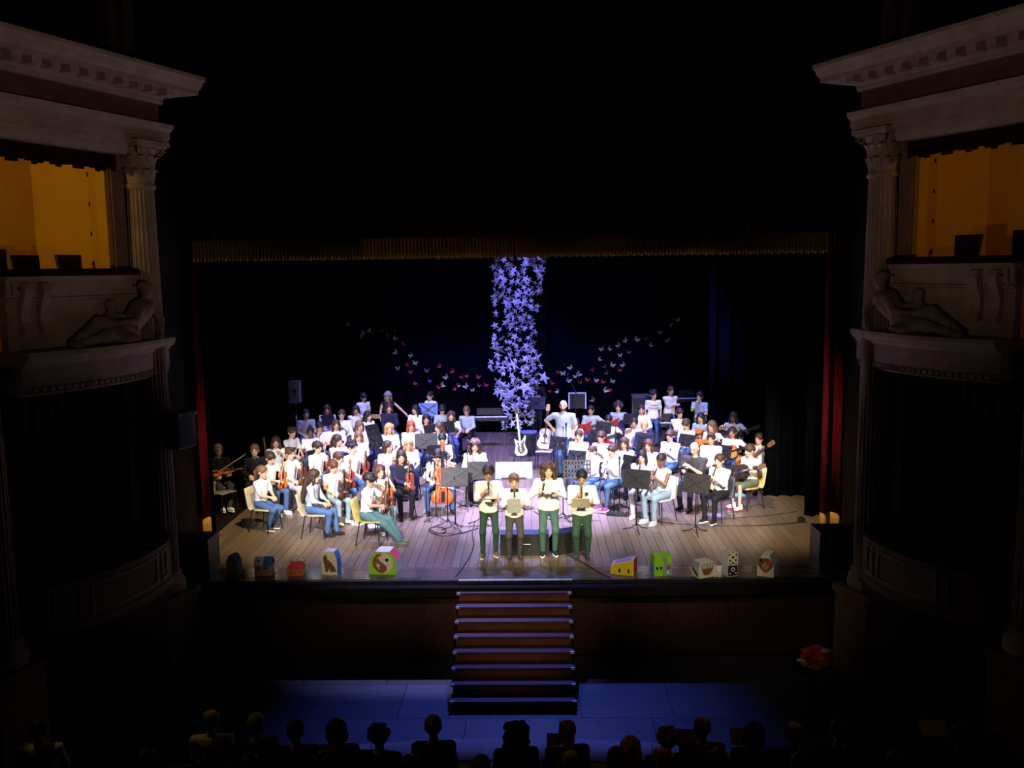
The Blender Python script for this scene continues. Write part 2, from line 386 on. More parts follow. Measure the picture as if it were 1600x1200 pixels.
def side(s, slope, word):
    d = Vector((-s*slope, 1, 0)).normalized()          # along the wall, away from the camera
    nrm = Vector((-s, -slope, 0)).normalized()         # into the house
    O = Vector((s*4.98, -.467, 0))
    def P(u, v, z): q = O-d*u+nrm*v; return (q.x, q.y, z)
    zang = math.atan2(nrm.y, nrm.x)
    def bx(name, u0, u1, v0, v1, z0, z1, m_, parent=None, **kw):
        return MB().hexa([P(u0, v0, z0), P(u1, v0, z0), P(u1, v1, z0), P(u0, v1, z0), P(u0, v0, z1), P(u1, v0, z1), P(u1, v1, z1), P(u0, v1, z1)]).build(name, [m_], parent, **kw)
    def strip(name, prof, us, bulge, m_, parent, **kw):   # sweep a (v,z) profile along u with a bulge
        mb = MB(); n = len(prof); vs = []
        for u in us:
            for v, z in prof: vs.append(P(u, v+bulge(u), z))
        fs = [(i*n+k, (i+1)*n+k, (i+1)*n+(k+1) % n, i*n+(k+1) % n) for i in range(len(us)-1) for k in range(n)]
        fs += [tuple(range(n)), tuple((len(us)-1)*n+k for k in range(n))[::-1]]
        mb.add(vs, fs); return mb.build(name, [m_], parent, **kw)
    flat = lambda u: 0.0
    UU = 2.90 if s < 0 else 2.72                           # spacing of the columns
    for u, lab in ((.20, 'pale fluted column beside the stage opening on the %s' % word), (UU, 'pale fluted column at the %s edge of the picture' % word)):
        q = P(u, -.02, .10); column(q[0], q[1], q[2], zang, lab)
    # wall mass behind everything
    W = empty('wall_%s' % word, kind='structure')
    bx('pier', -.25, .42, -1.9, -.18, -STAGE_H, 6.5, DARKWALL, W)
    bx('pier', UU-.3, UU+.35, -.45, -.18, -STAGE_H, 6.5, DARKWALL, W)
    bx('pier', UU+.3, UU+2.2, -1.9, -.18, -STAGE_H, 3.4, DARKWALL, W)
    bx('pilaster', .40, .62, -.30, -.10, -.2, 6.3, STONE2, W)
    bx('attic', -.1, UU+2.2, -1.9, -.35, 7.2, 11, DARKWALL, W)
    for k, (a, b) in enumerate(((-.1, .10), (.26, .40))):
        bx('attic_rib', a, b, -.35, -.22+.04*k, 7.36, 11, mat((.05, .03, .022), .9, name='attic_plaster'), W)
    # entablature
    E_ = empty('trim_%d' % (1 if s < 0 else 2), kind='structure')
    us = [-.22, 1.2, 2.6, 5.2]
    strip('architrave', [(-.3, 6.42), (.16, 6.42), (.16, 6.52), (.19, 6.52), (.19, 6.62), (.25, 6.66), (.27, 6.72), (-.3, 6.72)], us, flat, STONE, E_)
    strip('soffit_beam', [(-.3, 6.26), (.06, 6.26), (.09, 6.34), (.09, 6.42), (-.3, 6.42)], [.48, 1.3, UU-.3], flat, STONE, E_)
    strip('frieze', [(-.3, 6.72), (.10, 6.72), (.10, 7.0), (-.3, 7.0)], [-.12, 5.2], flat, mat((.17, .105, .075), .85, var=.2, scale=5, spec=.2, name='shaded_frieze_stucco'), E_)  # colour darkened to paint in the shade cast by the architrave
    strip('bed_moulding', [(-.3, 7.0), (.14, 7.0), (.16, 7.03), (.16, 7.06), (.2, 7.1), (-.3, 7.1)], [-.16, 5.2], flat, STONE, E_)
    strip('cornice', [(-.3, 7.17), (.44, 7.17), (.44, 7.23), (.47, 7.24), (.50, 7.27), (.54, 7.33), (.58, 7.35), (.58, 7.40), (-.3, 7.40)], [-.56, 5.2], flat, STONE, E_)
    strip('corona_bed', [(-.3, 7.1), (.22, 7.1), (.24, 7.17), (-.3, 7.17)], [-.24, 5.2], flat, STONE, E_)
    u = -.10
    while u < 4.0:
        bx('modillion', u, u+.13, .2, .40, 7.09, 7.17, STONE, E_); u += .27
    # upper box: room, ochre walls
    B = empty('box_room', 'ochre lit theatre box with open front on the %s side' % word, 'theatre box', loc=(0, 0, 0))
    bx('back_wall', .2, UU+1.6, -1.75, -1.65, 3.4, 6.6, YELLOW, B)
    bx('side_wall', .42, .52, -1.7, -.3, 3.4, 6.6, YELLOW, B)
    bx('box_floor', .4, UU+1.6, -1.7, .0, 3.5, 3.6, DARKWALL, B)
    bx('box_ceiling', .4, UU+1.6, -1.7, -.3, 6.5, 6.6, YELLOW, B)
    for i in range(4): bx('door_hinge', .518, .53, -.62, -.60, 4.8+.4*i, 4.86+.4*i, DARKWOOD, B)
    bx('jamb', .60, .70, -.30, -.14, 4.6, 6.3, YELLOW, B)
    # fringe pelmet of the upper box: scalloped pieces
    pel = empty('pelmet', 'dark scalloped fringe hanging under the lintel of the %s upper box' % word, 'pelmet', loc=(0, 0, 0))
    u = .52; i = 0
    while u < UU-.42:
        L = .09; zz = 6.04+.025*math.sin(i*1.7)
        MB().hexa([P(u+.01, -.12, zz), P(u+L-.01, -.12, zz), P(u+L-.01, -.09, zz), P(u+.01, -.09, zz), P(u, -.12, 6.30), P(u+L, -.12, 6.30), P(u+L, -.09, 6.30), P(u, -.09, 6.30)]).build('fringe_tab', [VELVET], pel)
        u += L; i += 1
    # upper parapet with rail, frieze band and curved ledge below
    A = empty('box_parapet', 'carved stucco parapet and curved ledge of the upper box on the %s' % word, 'parapet', loc=(0, 0, 0))
    bul = lambda u: .34*math.sin(math.pi*max(0, min(1, (u+.1)/(UU+.1))))
    ul = [.42+(UU-.85)*i/12 for i in range(13)]
    sb = lambda u: .10*math.sin(math.pi*(u-.42)/(UU-.85))
    strip('panel', [(-.12, 3.78), (.0, 3.78), (.0, 4.62), (-.12, 4.62)], ul, sb, STONE, A)
    strip('panel_band', [(.0, 4.36), (.03, 4.37), (.03, 4.40), (.0, 4.41)], ul, sb, STONE, A)
    strip('top_band', [(-.1, 4.40), (.03, 4.42), (.04, 4.60), (.07, 4.66), (-.1, 4.66)], ul, sb, STONE, A)
    strip('velvet_rail', [(-.2, 4.66), (.10, 4.66), (.12, 4.70), (.08, 4.75), (-.18, 4.75)], ul, sb, VELVET, A)
    for u in (.55, UU-.55):
        bx('rosette_block', u-.07, u+.07, sb(u)+.04, sb(u)+.065, 4.44, 4.60, STONE, A)
        q = P(u, sb(u)+.07, 4.52); MB().lathe([(.02, -.01), (.018, .012)], 10, q, Matrix.Rotation(math.pi/2, 4, 'X')).build('rosette', [DARKWOOD], A)
    for u in (UU-.62, UU-.86):                        # scroll consoles near the outer end
        prof = [(.02, 4.60), (.12, 4.58), (.16, 4.50), (.13, 4.40), (.07, 4.28), (.06, 4.12), (.12, 4.02), (.08, 3.96), (.0, 3.98), (.0, 4.6)]
        mb = MB(); mb.prism(prof, (u-.06, u+.06), lambda a, b, dd: P(dd, a+sb(u), b)); mb.build('console', [STONE], A)
    lu = [-.16+(UU-.45+.16)*i/16 for i in range(17)]
    strip('ledge', [(-.5, 3.60), (.02, 3.60), (.05, 3.64), (.09, 3.66), (.13, 3.72), (.13, 3.77), (-.5, 3.78)], lu, bul, STONE, A)
    strip('ledge_frieze', [(-.4, 3.30), (-.02, 3.30), (-.02, 3.34), (.0, 3.36), (.0, 3.60), (-.4, 3.60)], lu, bul, STONE, A)
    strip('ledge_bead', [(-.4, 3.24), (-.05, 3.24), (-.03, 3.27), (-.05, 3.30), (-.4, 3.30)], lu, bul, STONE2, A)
    for i in range(26):
        u = -.10+(UU-.42)*i/26
        bx('dentil', u, u+.055, bul(u+.03)-.02, bul(u+.03)+.012, 3.29, 3.335, STONE, A)
    # lower box: opening with door-jamb columns, lintel drape, parapet
    Lb = empty('lower_box', 'curved panelled front of the dark lower box on the %s' % word, 'theatre box', loc=(0, 0, 0))
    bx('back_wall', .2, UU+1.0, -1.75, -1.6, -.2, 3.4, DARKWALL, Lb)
    bx('jamb_strip', .44, .60, -.42, -.28, .3, 3.25, STONE2, Lb)
    bl = lambda u: .10+.42*math.sin(math.pi*max(0, min(1, (u-.0)/(UU))))
    pu = [.34+(UU-.75)*i/16 for i in range(17)]
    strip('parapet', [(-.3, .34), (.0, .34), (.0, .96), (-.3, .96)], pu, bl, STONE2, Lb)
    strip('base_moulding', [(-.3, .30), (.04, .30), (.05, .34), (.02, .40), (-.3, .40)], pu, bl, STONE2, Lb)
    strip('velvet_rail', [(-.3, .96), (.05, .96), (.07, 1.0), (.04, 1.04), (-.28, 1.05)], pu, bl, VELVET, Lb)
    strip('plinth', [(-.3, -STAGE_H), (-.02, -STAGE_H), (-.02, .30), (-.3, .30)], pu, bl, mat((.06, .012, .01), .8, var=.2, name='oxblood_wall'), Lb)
    for a, b in ((.50, .66), (.80, UU-.95), (UU-.8, UU-.5)):
        us2 = [a+(b-a)*i/8 for i in range(9)]
        for z0, z1 in ((.46, .49), (.83, .86)):
            strip('panel_frame', [(.0, z0), (.02, z0), (.02, z1), (.0, z1)], us2, bl, STONE, Lb)
        for uu in (a, b):
            strip('panel_frame', [(.0, .46), (.02, .46), (.02, .86), (.0, .86)], [uu-.015, uu+.015], bl, STONE, Lb)
    sw = empty('swag_curtain', 'dark red swag curtain in the upper corner of the %s lower box' % word, 'curtain', loc=(0, 0, 0))
    V = []; Fc = []; n = 40
    for j in range(5):
        for i in range(n+1):
            u = .46+(UU-1.0)*i/n; t = i/n
            low = .62-.35*math.sin(math.pi*min(1, t*1.15))
            z = 3.26-low*j/4
            V.append(P(u, -.20+.03*math.sin(i*1.6), z))
    for j in range(4):
        for i in range(n): Fc.append((j*(n+1)+i, j*(n+1)+i+1, (j+1)*(n+1)+i+1, (j+1)*(n+1)+i))
    o = obj('swag', to_mesh('swag', V, Fc, [VELVET], None, True), sw); o.modifiers.new('t', 'SOLIDIFY').thickness = .01
    # lamp inside the upper box
    q = P(UU+.5, -.95, 6.25)
    lamp = empty('box_lamp', 'small ceiling lamp lighting the %s ochre box' % word, 'lamp', loc=q)
    MB().lathe([(.02, .25), (.02, .12), (.09, .06), (.10, .0)], 16).build('shade', [mat((.5, .4, .3), .5)], lamp, True)
    point('box_bulb', (q[0], q[1], q[2]-.06), 52 if s < 0 else 18, (1.0, .66, .15) if s < 0 else (1, .52, .12), .05)
    return P, zang
PL, AL = side(-1, .37, 'left')
PR, AR = side(1, .47, 'right')
# ================================================================== BLENDED-SURFACE MODELLING (bodies, hair, shoes, statues)
class Blend:
    def __init__(s, h): s.h = h; s.p = []
    def cone(s, a, b, ra, rb, k=.03, cut=False):
        a = np.array(a, float); b = np.array(b, float); r = max(ra, rb)
        s.p.append(('c', np.minimum(a, b)-r, np.maximum(a, b)+r, (a, b, ra, rb), k, cut)); return s
    def ell(s, c, r, M=None, k=.03, cut=False):
        c = np.array(c, float); r = np.array(r, float); R_ = r.max()
        s.p.append(('e', c-R_, c+R_, (c, r, M), k, cut)); return s
    def plane(s, c, n):                 # keep the side the normal points to
        s.p.append(('h', None, None, (np.array(c, float), np.array(n, float)/np.linalg.norm(n)), 0, True)); return s
    def mesh(s):
        h = s.h; A = [q for q in s.p if not q[5]]
        lo = np.min([q[1] for q in A], 0)-3*h; hi = np.max([q[2] for q in A], 0)+3*h
        n = np.ceil((hi-lo)/h).astype(int)+1
        ax = [lo[i]+h*np.arange(n[i]) for i in range(3)]
        Fd = np.full(n, 1.0, np.float32)
        for t, l, u, d, k, cut in s.p:
            if t == 'h':
                c, nn = d
                v = -((ax[0]-c[0])*nn[0])[:, None, None]-((ax[1]-c[1])*nn[1])[None, :, None]-((ax[2]-c[2])*nn[2])[None, None, :]
                np.maximum(Fd, v, out=Fd); continue
            pad = k+2.5*h
            i0 = np.clip(((l-pad-lo)/h).astype(int), 0, n); i1 = np.clip(np.ceil((u+pad-lo)/h).astype(int)+1, 0, n)
            if (i1 <= i0).any(): continue
            sl = tuple(slice(i0[i], i1[i]) for i in range(3))
            X = ax[0][sl[0]][:, None, None]; Y = ax[1][sl[1]][None, :, None]; Z = ax[2][sl[2]][None, None, :]
            if t == 'c':
                a, b, ra, rb = d; ba = b-a; L2 = max(ba@ba, 1e-9)
                tt = np.clip(((X-a[0])*ba[0]+(Y-a[1])*ba[1]+(Z-a[2])*ba[2])/L2, 0, 1)
                v = np.sqrt((X-a[0]-tt*ba[0])**2+(Y-a[1]-tt*ba[1])**2+(Z-a[2]-tt*ba[2])**2)-(ra+(rb-ra)*tt)
            else:
                c, r, M = d; dx, dy, dz = X-c[0], Y-c[1], Z-c[2]
                if M is not None:
                    dx, dy, dz = (M[0][0]*dx+M[1][0]*dy+M[2][0]*dz, M[0][1]*dx+M[1][1]*dy+M[2][1]*dz, M[0][2]*dx+M[1][2]*dy+M[2][2]*dz)
                k0 = np.sqrt((dx/r[0])**2+(dy/r[1])**2+(dz/r[2])**2); k1 = np.sqrt((dx/r[0]**2)**2+(dy/r[1]**2)**2+(dz/r[2]**2)**2)
                v = k0*(k0-1)/np.maximum(k1, 1e-6)
            f = Fd[sl]
            if cut: np.maximum(f, -v, out=f)
            else:
                hh = np.maximum(k-np.abs(f-v), 0)/k
                Fd[sl] = np.minimum(f, v)-hh*hh*k*.25
        return nets(Fd, lo, h)
def nets(Fd, lo, h):
    I = Fd < 0
    c = I[:-1, :-1, :-1].astype(np.int8)
    cnt = sum(I[i:I.shape[0]-1+i, j:I.shape[1]-1+j, k:I.shape[2]-1+k].astype(np.int8) for i in (0, 1) for j in (0, 1) for k in (0, 1))
    cells = np.argwhere((cnt > 0) & (cnt < 8))
    idx = np.full(cnt.shape, -1, np.int64); idx[tuple(cells.T)] = np.arange(len(cells))
    acc = np.zeros((len(cells), 3)); num = np.zeros(len(cells))
    x, y, z = cells.T
    for axis in range(3):
        o = [0, 0, 0]; o[axis] = 1
        for p in (0, 1):
            for q in (0, 1):
                e = [0, 0, 0]; oth = [i for i in range(3) if i != axis]; e[oth[0]] = p; e[oth[1]] = q
                a = Fd[x+e[0], y+e[1], z+e[2]]; b = Fd[x+e[0]+o[0], y+e[1]+o[1], z+e[2]+o[2]]
                mk = (a < 0) != (b < 0)
                t = np.where(mk, a/np.where(mk, a-b, 1), 0)
                pt = np.stack([np.full(len(cells), float(e[i])) for i in range(3)], 1); pt[:, axis] += t
                acc += pt*mk[:, None]; num += mk
    V = (cells+acc/num[:, None])*h+lo
    Q = []
    for axis in range(3):
        sl0 = [slice(None)]*3; sl1 = [slice(None)]*3; sl0[axis] = slice(0, -1); sl1[axis] = slice(1, None)
        ch = I[tuple(sl0)] != I[tuple(sl1)]
        e = np.argwhere(ch)
        o1, o2 = [(1, 2), (2, 0), (0, 1)][axis]
        e = e[(e[:, o1] > 0) & (e[:, o2] > 0)]
        def g(d1, d2):
            q = e.copy(); q[:, o1] -= d1; q[:, o2] -= d2; return idx[q[:, 0], q[:, 1], q[:, 2]]
        qd = np.stack([g(1, 1), g(0, 1), g(0, 0), g(1, 0)], 1)
        fl_ = ~I[e[:, 0], e[:, 1], e[:, 2]]
        qd[fl_] = qd[fl_][:, ::-1]
        Q.append(qd)
    Q = np.concatenate(Q); Q = Q[(Q >= 0).all(1)]
    return V, Q
def quick(name, V, Q, mats, mi=None):
    me = bpy.data.meshes.new(name); n = len(Q)
    me.vertices.add(len(V)); me.vertices.foreach_set('co', np.asarray(V, np.float32).ravel())
    me.loops.add(4*n); me.loops.foreach_set('vertex_index', np.asarray(Q, np.int32).ravel())
    me.polygons.add(n); me.polygons.foreach_set('loop_start', np.arange(0, 4*n, 4, dtype=np.int32))
    for mm in mats: me.materials.append(mm)
    if mi is not None: me.polygons.foreach_set('material_index', np.asarray(mi, np.int32))
    me.polygons.foreach_set('use_smooth', np.ones(n, bool))
    me.update(calc_edges=True)
    return me

# ------------------------------------------------------------------ head, hand, shoe and hair templates
def head_template():
    b = Blend(.0102)
    b.ell((0, .012, .03), (.075, .094, .086)).ell((0, -.030, -.045), (.056, .058, .062), k=.05)
    b.ell((0, -.062, -.085), (.026, .022, .02), k=.03).cone((0, -.084, .006), (0, -.106, -.022), .009, .013, k=.012)
    for s in (-1, 1):
        b.ell((s*.079, .012, -.005), (.010, .02, .031), k=.01)
        b.ell((s*.031, -.094, .010), (.017, .013, .010), cut=True)
        b.ell((s*.031, -.083, .012), (.012, .011, .009), k=.004)
    V, Q = b.mesh(); c = V[Q].mean(1); mi = np.zeros(len(Q), int)
    fr = c[:, 1] < -.055
    for s in (-1, 1):
        mi[fr & ((c[:, 0]-s*.031)**2/(.015**2)+(c[:, 2]-.010)**2/(.0085**2) < 1)] = 1
        mi[fr & (abs(c[:, 0]-s*.033) < .02) & (abs(c[:, 2]-.032) < .006)] = 1
    mi[fr & (abs(c[:, 0]) < .023) & (abs(c[:, 2]+.060) < .0075)] = 2
    return V, Q, mi
HEAD = head_template()
def hand_template(curl):
    """wrist at origin, fingers along +Z, palm facing -Y, thumb towards +X"""
    b = Blend(.0078); b.ell((0, 0, .045), (.038, .016, .052)).cone((0, 0, -.01), (0, 0, .03), .024, .03)
    for i, (x, L) in enumerate(((.029, .068), (.010, .076), (-.010, .070), (-.028, .055))):
        a = np.array((x, -.002, .088)); bend = curl*.95
        m1 = a+np.array((x*.12, -math.sin(bend)*L*.5, math.cos(bend)*L*.5))
        m2 = m1+np.array((0, -math.sin(bend*2.1)*L*.5, math.cos(bend*2.1)*L*.5))
        b.cone(a, m1, .0095, .0085, k=.006).cone(m1, m2, .0085, .0075, k=.005)
    b.cone((.032, -.004, .028), (.055, -.016, .055), .012, .0105, k=.012).cone((.055, -.016, .055), (.060-.02*curl, -.022-.02*curl, .085), .010, .0085, k=.006)
    return b.mesh()
HANDS = {'grip': hand_template(1.25), 'soft': hand_template(.55)}
def shoe_templates():
    b = Blend(.012); b.ell((0, -.055, .052), (.043, .12, .042)).cone((0, .03, .05), (0, .035, .11), .042, .040, k=.03).ell((0, .02, .045), (.038, .05, .04), k=.03).plane((0, 0, .02), (0, 0, 1))
    up = b.mesh()
    b = Blend(.012); b.ell((0, -.06, .012), (.048, .128, .026)).ell((0, .03, .012), (.042, .055, .026), k=.03).plane((0, 0, .001), (0, 0, 1)).plane((0, 0, .027), (0, 0, -1))
    so = b.mesh()
    g = mat((.5, .5, .5))
    return quick('shoe', *up, [g]), quick('sole', *so, [g])
SHOE, SOLE = shoe_templates()
def hair_template(style):
    b = Blend(.0105); r = random.Random(style)
    C = np.array((0, .016, .034))
    def cap(g=.010, top=.0, ears=True, nape=-.068, side=-.035):
        b.ell(C, (.076+g, .095+g, .088+g))
        b.ell((0, -.108, -.036+top), (.064, .078, .098), cut=True)
        n = np.array((0, side-nape, .13)); b.plane((0, -.03, side), n)
        if ears:
            for s in (-1, 1): b.ell((s*.092, -.004, -.022), (.03, .034, .036), cut=True)
    def curls(n, g, zlo, zhi, puff, yf=-.04):
        for i in range(n):
            z = r.uniform(zlo, zhi); a = r.uniform(-.55, math.pi+.55); t = max(0, (z-.034)/.10)
            q = math.sqrt(max(.05, 1-min(.97, t*t)))
            b.ell(((.088+puff*r.random())*q*math.cos(a), .018+(.100+puff*r.random())*q*math.sin(a), z), (g, g, g*1.15), k=.012)
    if style == 'short': cap(.011)
    elif style == 'fringe': cap(.015, -.022); b.cone((-.05, -.078, .062), (.045, -.085, .058), .018, .02, k=.02)
    elif style == 'crop': cap(.006, .006)
    elif style == 'balding':
        cap(.007, .02); b.ell((0, -.005, .145), (.066, .088, .075), cut=True)
    elif style == 'quiff': cap(.011); b.cone((-.035, -.060, .120), (.04, -.078, .112), .026, .028, k=.03)
    elif style == 'curly': cap(.013); curls(46, .021, .02, .13, .012)
    elif style == 'afro': cap(.026, -.004); curls(70, .026, .01, .15, .028)
    elif style == 'bun': cap(.006, .004); b.ell((0, .045, .135), (.036, .036, .03), k=.01)
    elif style == 'headscarf': cap(.010, .0); b.ell((0, .115, .0), (.04, .035, .045), k=.02)
    elif style == 'tied':
        cap(.009, .0); b.cone((0, .105, .05), (0, .14, -.02), .026, .03).cone((0, .14, -.02), (.0, .145, -.17), .03, .014)
    else:
        L = dict(long=.25, verylong=.44, wavy=.24, bob=.10, bigcurl=.20)[style]
        cap(.012, -.004, False, -.10, -.06)
        b.ell((0, .062, -.05), (.080, .046, .10), k=.04)
        if L > .15: b.ell((0, .10 if L < .4 else .125, -.06-L*.42), (.082, .04 if L < .4 else .05, .06+L*.5), k=.05)
        for s in (-1, 1):
            fx = -.02 if style in ('verylong', 'bob') else -.05
            b.cone((s*.072, -.012, .055), (s*.086, -.01+fx*.3, -.07), .018, .024).cone((s*.086, -.01+fx*.3, -.07), (s*.080, fx, -.05-L*.8), .025, .014, k=.02)
        if style == 'wavy': curls(50, .019, -.16, .09, .012)
        elif style == 'bigcurl': curls(95, .026, -.15, .12, .034)
        elif style == 'bob': curls(24, .017, -.08, .06, .004)
    V, Q = b.mesh(); D = V-C; ph = np.arctan2(D[:, 0], D[:, 1]+.02); n = np.linalg.norm(D, axis=1, keepdims=True)
    amp = .0035*np.sin(26*ph+4*np.sin(18*V[:, 2]))+.0025*np.sin(47*ph+2.0+31*V[:, 2])
    V = V+D/np.maximum(n, 1e-4)*amp[:, None]
    return quick('hair', V, Q, [mat((.5, .5, .5))])
HAIRS = {}
def hair_mesh(st):
    if st not in HAIRS: HAIRS[st] = hair_template(st)
    return HAIRS[st]
b = Blend(.010); b.ell((0, -.036, -.062), (.060, .058, .052)).ell((0, -.06, -.0), (.075, .09, .045), cut=True).ell((0, -.1, -.05), (.02, .02, .008), cut=True)
BEARD = quick('beard', *b.mesh(), [mat((.5, .5, .5))])
# shirt collar: an open ring with two points
def collar_mesh():
    V = []; Fc = []; n = 18
    for i in range(n+1):
        a = -math.pi/2+.22+(2*math.pi-.44)*i/n; ca, sa = math.cos(a), math.sin(a); tip = .022*max(0, -sa)**6
        V += [(.056*ca, .056*sa+.006, .035), (.072*ca, .070*sa, -.002-tip)]
    for i in range(n): Fc.append((2*i, 2*i+1, 2*i+3, 2*i+2))
    return to_mesh('collar', V, Fc, [mat((.8, .8, .8))], None, True)
COLLAR = collar_mesh()
COLLAR_ = COLLAR

SKIN = {k: mat(c, .55, var=.05, spec=.35, name='skin') for k, c in dict(fair=(.62, .38, .27), tan=(.46, .26, .16), brown=(.16, .075, .045), pale=(.70, .46, .36)).items()}
EYE = mat((.04, .025, .02), .3, name='eye'); LIP = mat((.42, .14, .12), .5, name='lip')
HAIRC = {k: mat(c, .55, var=.3, scale=60, spec=.35, stretch=(3, 3, .4), name='hair') for k, c in dict(black=(.012, .010, .012), dark=(.035, .02, .014), brown=(.055, .028, .018), light=(.14, .075, .04), blonde=(.38, .22, .09), red=(.32, .05, .018), grey=(.24, .23, .23), auburn=(.085, .032, .026)).items()}
CLOTH = {k: mat(c, .85, var=.05, scale=11, spec=.15, bump=.55, name='cloth') for k, c in dict(white=(.80, .80, .79), cream=(.72, .68, .56), grey=(.40, .40, .43), black=(.012, .012, .015), navy=(.02, .022, .05), pale=(.36, .42, .55), denim=(.055, .11, .25), dkdenim=(.035, .07, .17), teal=(.055, .12, .115), green=(.03, .065, .05), light=(.20, .29, .33), brown=(.12, .08, .05), charcoal=(.05, .05, .055), blue=(.05, .10, .45), red=(.45, .04, .04), pink=(.6, .05, .25), olive=(.10, .11, .07)).items()}

def ik(a, t, l1, l2, pole):
    a = Vector(a); t = Vector(t); d = t-a; L = d.length
    if L > (l1+l2)*.985: d = d*((l1+l2)*.985/L); L = d.length; t = a+d
    if L < abs(l1-l2)+.03: d = d.normalized()*(abs(l1-l2)+.03); L = d.length; t = a+d
    n = d.normalized(); x = (l1*l1-l2*l2+L*L)/(2*L); y = math.sqrt(max(1e-6, l1*l1-x*x))
    p = Vector(pole); p = (p-n*p.dot(n)).normalized()
    return a+n*x+p*y, t
ARMS = dict(
    lap=((-.10, -.30, .10), (.10, -.30, .10)), lap2=((-.04, -.32, .12), (.06, -.30, .12)), knees=((-.15, -.40, .09), (.15, -.40, .09)),
    violin=((-.22, -.34, .12), (.10, -.30, .40)), violin2=((.02, -.30, .14), (.12, -.30, .42)), play_rest=((-.16, -.30, .17), (.12, -.34, .20)),
    guitar=((-.06, -.25, .20), (.42, -.28, .36)), clarinet=((-.02, -.32, .17), (.02, -.28, .32)), chin=((-.05, -.20, .48), (.06, -.28, .14)),
    cheek=((-.08, -.28, .12), (.09, -.17, .50)), mic=((-.06, -.25, .34), (.12, -.27, .20)), mic2=((-.16, -.24, .30), (.12, -.28, .27)), book=((-.02, -.27, .24), (.12, -.27, .24)),
    hip=((-.24, .0, .12), (.22, -.05, -.05)), down=((-.23, -.04, -.12), (.23, -.04, -.12)), cross=((.10, -.20, .24), (-.08, -.22, .20)),
    reach=((-.22, -.10, -.06), (.52, -.22, .10)), piano=((-.16, -.42, .18), (.16, -.42, .18)), cello=((-.20, -.42, .14), (.13, -.22, .52)), thumb=((-.05, -.24, .30), (.30, -.34, .26)), flute=((-.10, -.24, .44), (.16, -.22, .46)))
PEOPLE = []
def person(px, py, label, yaw=0, s=.9, sit=True, skin='fair', hair='short', hc='dark', top='white', sleeve='short', legs='denim', shoes='black', sole='white', arms='lap', lean=6, hy=0, hp=8, group=None, feet=None, chair='black', legw=1.0, shorts=False, tgt=None, wide=1.0, soles=False, collar=True, depth=None, headw=1.0, beard=False, audience=False, zfloor=0.0, hold='soft', knee=None):
    hs = (.84+.20*s)*headw; wide *= 1.08
    H = Vector((0, 0, .53 if sit else .915*s))
    la = R(lean); Uv = Vector((0, -math.sin(la), math.cos(la)))
    Bk = Vector((0, math.cos(la), math.sin(la)))
    Mt = [[1, 0, 0], [0, Bk.y, Uv.y], [0, Bk.z, Uv.z]]
    waist = H+Uv*.17*s; chest = H+Uv*.33*s; neck = H+Uv*.485*s
    headc = neck+(Uv*.6+Vector((0, 0, .4)))*.132*s+Vector((0, -.014, .02))
    # ---- where it stands
    if depth is None: Pw = U(px, py, zfloor+headc.z)
    else: Pw = UY(px, py, depth)
    rot = Matrix.Rotation(R(yaw), 4, 'Z'); off = rot @ headc
    base = Vector((Pw[0]-off.x, Pw[1]-off.y, zfloor))
    W = T(base) @ rot
    root = empty('person', label, 'person', group, mat4=W)
    # ---- limbs
    A = ARMS[arms] if tgt is None else tgt
    sh = {}; el = {}; wr = {}
    for i, sx in ((0, -1), (1, 1)):
        S0 = H+Uv*.43*s+Vector((sx*.158*s*wide, 0, 0)); t_ = H+Vector(A[i])*s
        e, w_ = ik(S0, t_, .265*s, .235*s, (sx*.75, .45, -.8) if arms not in ('hip',) or i == 1 else (-1, .3, 0))
        sh[i], el[i], wr[i] = S0, e, w_
    hip = {}; kn = {}; an = {}
    for i, sx in ((0, -1), (1, 1)):
        hip[i] = H+Vector((sx*.082*s, 0, -.02))
        if feet is not None: f = Vector(feet[i])
        elif sit: f = Vector((sx*.10, -.40*s-.0, .085))
        else: f = Vector((sx*.085, -.0, .085))
        kn[i], an[i] = ik(hip[i], f, .425*s, .415*s, (sx*.16 if knee is None else knee[i], -1, .65 if sit else 0))
    g = .0185 if not audience else .024
    # ---- body
    b = Blend(g); n3 = lambda v: (v.x, v.y, v.z)
    b.ell(n3(chest), (.135*s*wide, .088*s, .17*s), Mt).ell(n3(waist), (.125*s*wide, .088*s, .15*s), Mt, .06).ell(n3(H), (.12*s*wide, .085*s, .08*s), None, .03)
    b.cone(n3(neck-Uv*.05), n3(headc+Vector((0, .012, -.03))), .050*s, .045*s, .03)
    for i in (0, 1):
        b.cone(n3(chest+Uv*.08*s), n3(sh[i]), .038*s, .034*s, .02).cone(n3(sh[i]), n3(el[i]), .038*s, .036*s, .03).cone(n3(el[i]), n3(wr[i]), .037*s, .025*s, .02)
        b.cone(n3(hip[i]), n3(kn[i]), .058*s, .040*s, .02).cone(n3(kn[i]), n3(kn[i].lerp(an[i], .3)), .040*s, .042*s, .012).cone(n3(kn[i].lerp(an[i], .3)), n3(an[i]), .042*s, .030*s, .01)
    V, Q = b.mesh(); mi = np.zeros(len(Q), int)
    Vs, Qs, Ms = [V], [Q], [mi]; nV = len(V)
    Hm = T(headc) @ Matrix.Rotation(R(hy), 4, 'Z') @ Matrix.Rotation(R(hp), 4, 'X') @ Matrix.Scale(hs, 4)
    def put(V, Q, mi, M):
        nonlocal nV
        A_ = np.array(M); Vs.append(V@A_[:3, :3].T+A_[:3, 3]); Qs.append(Q+nV); Ms.append(mi); nV += len(V)
    put(*HEAD, Hm)
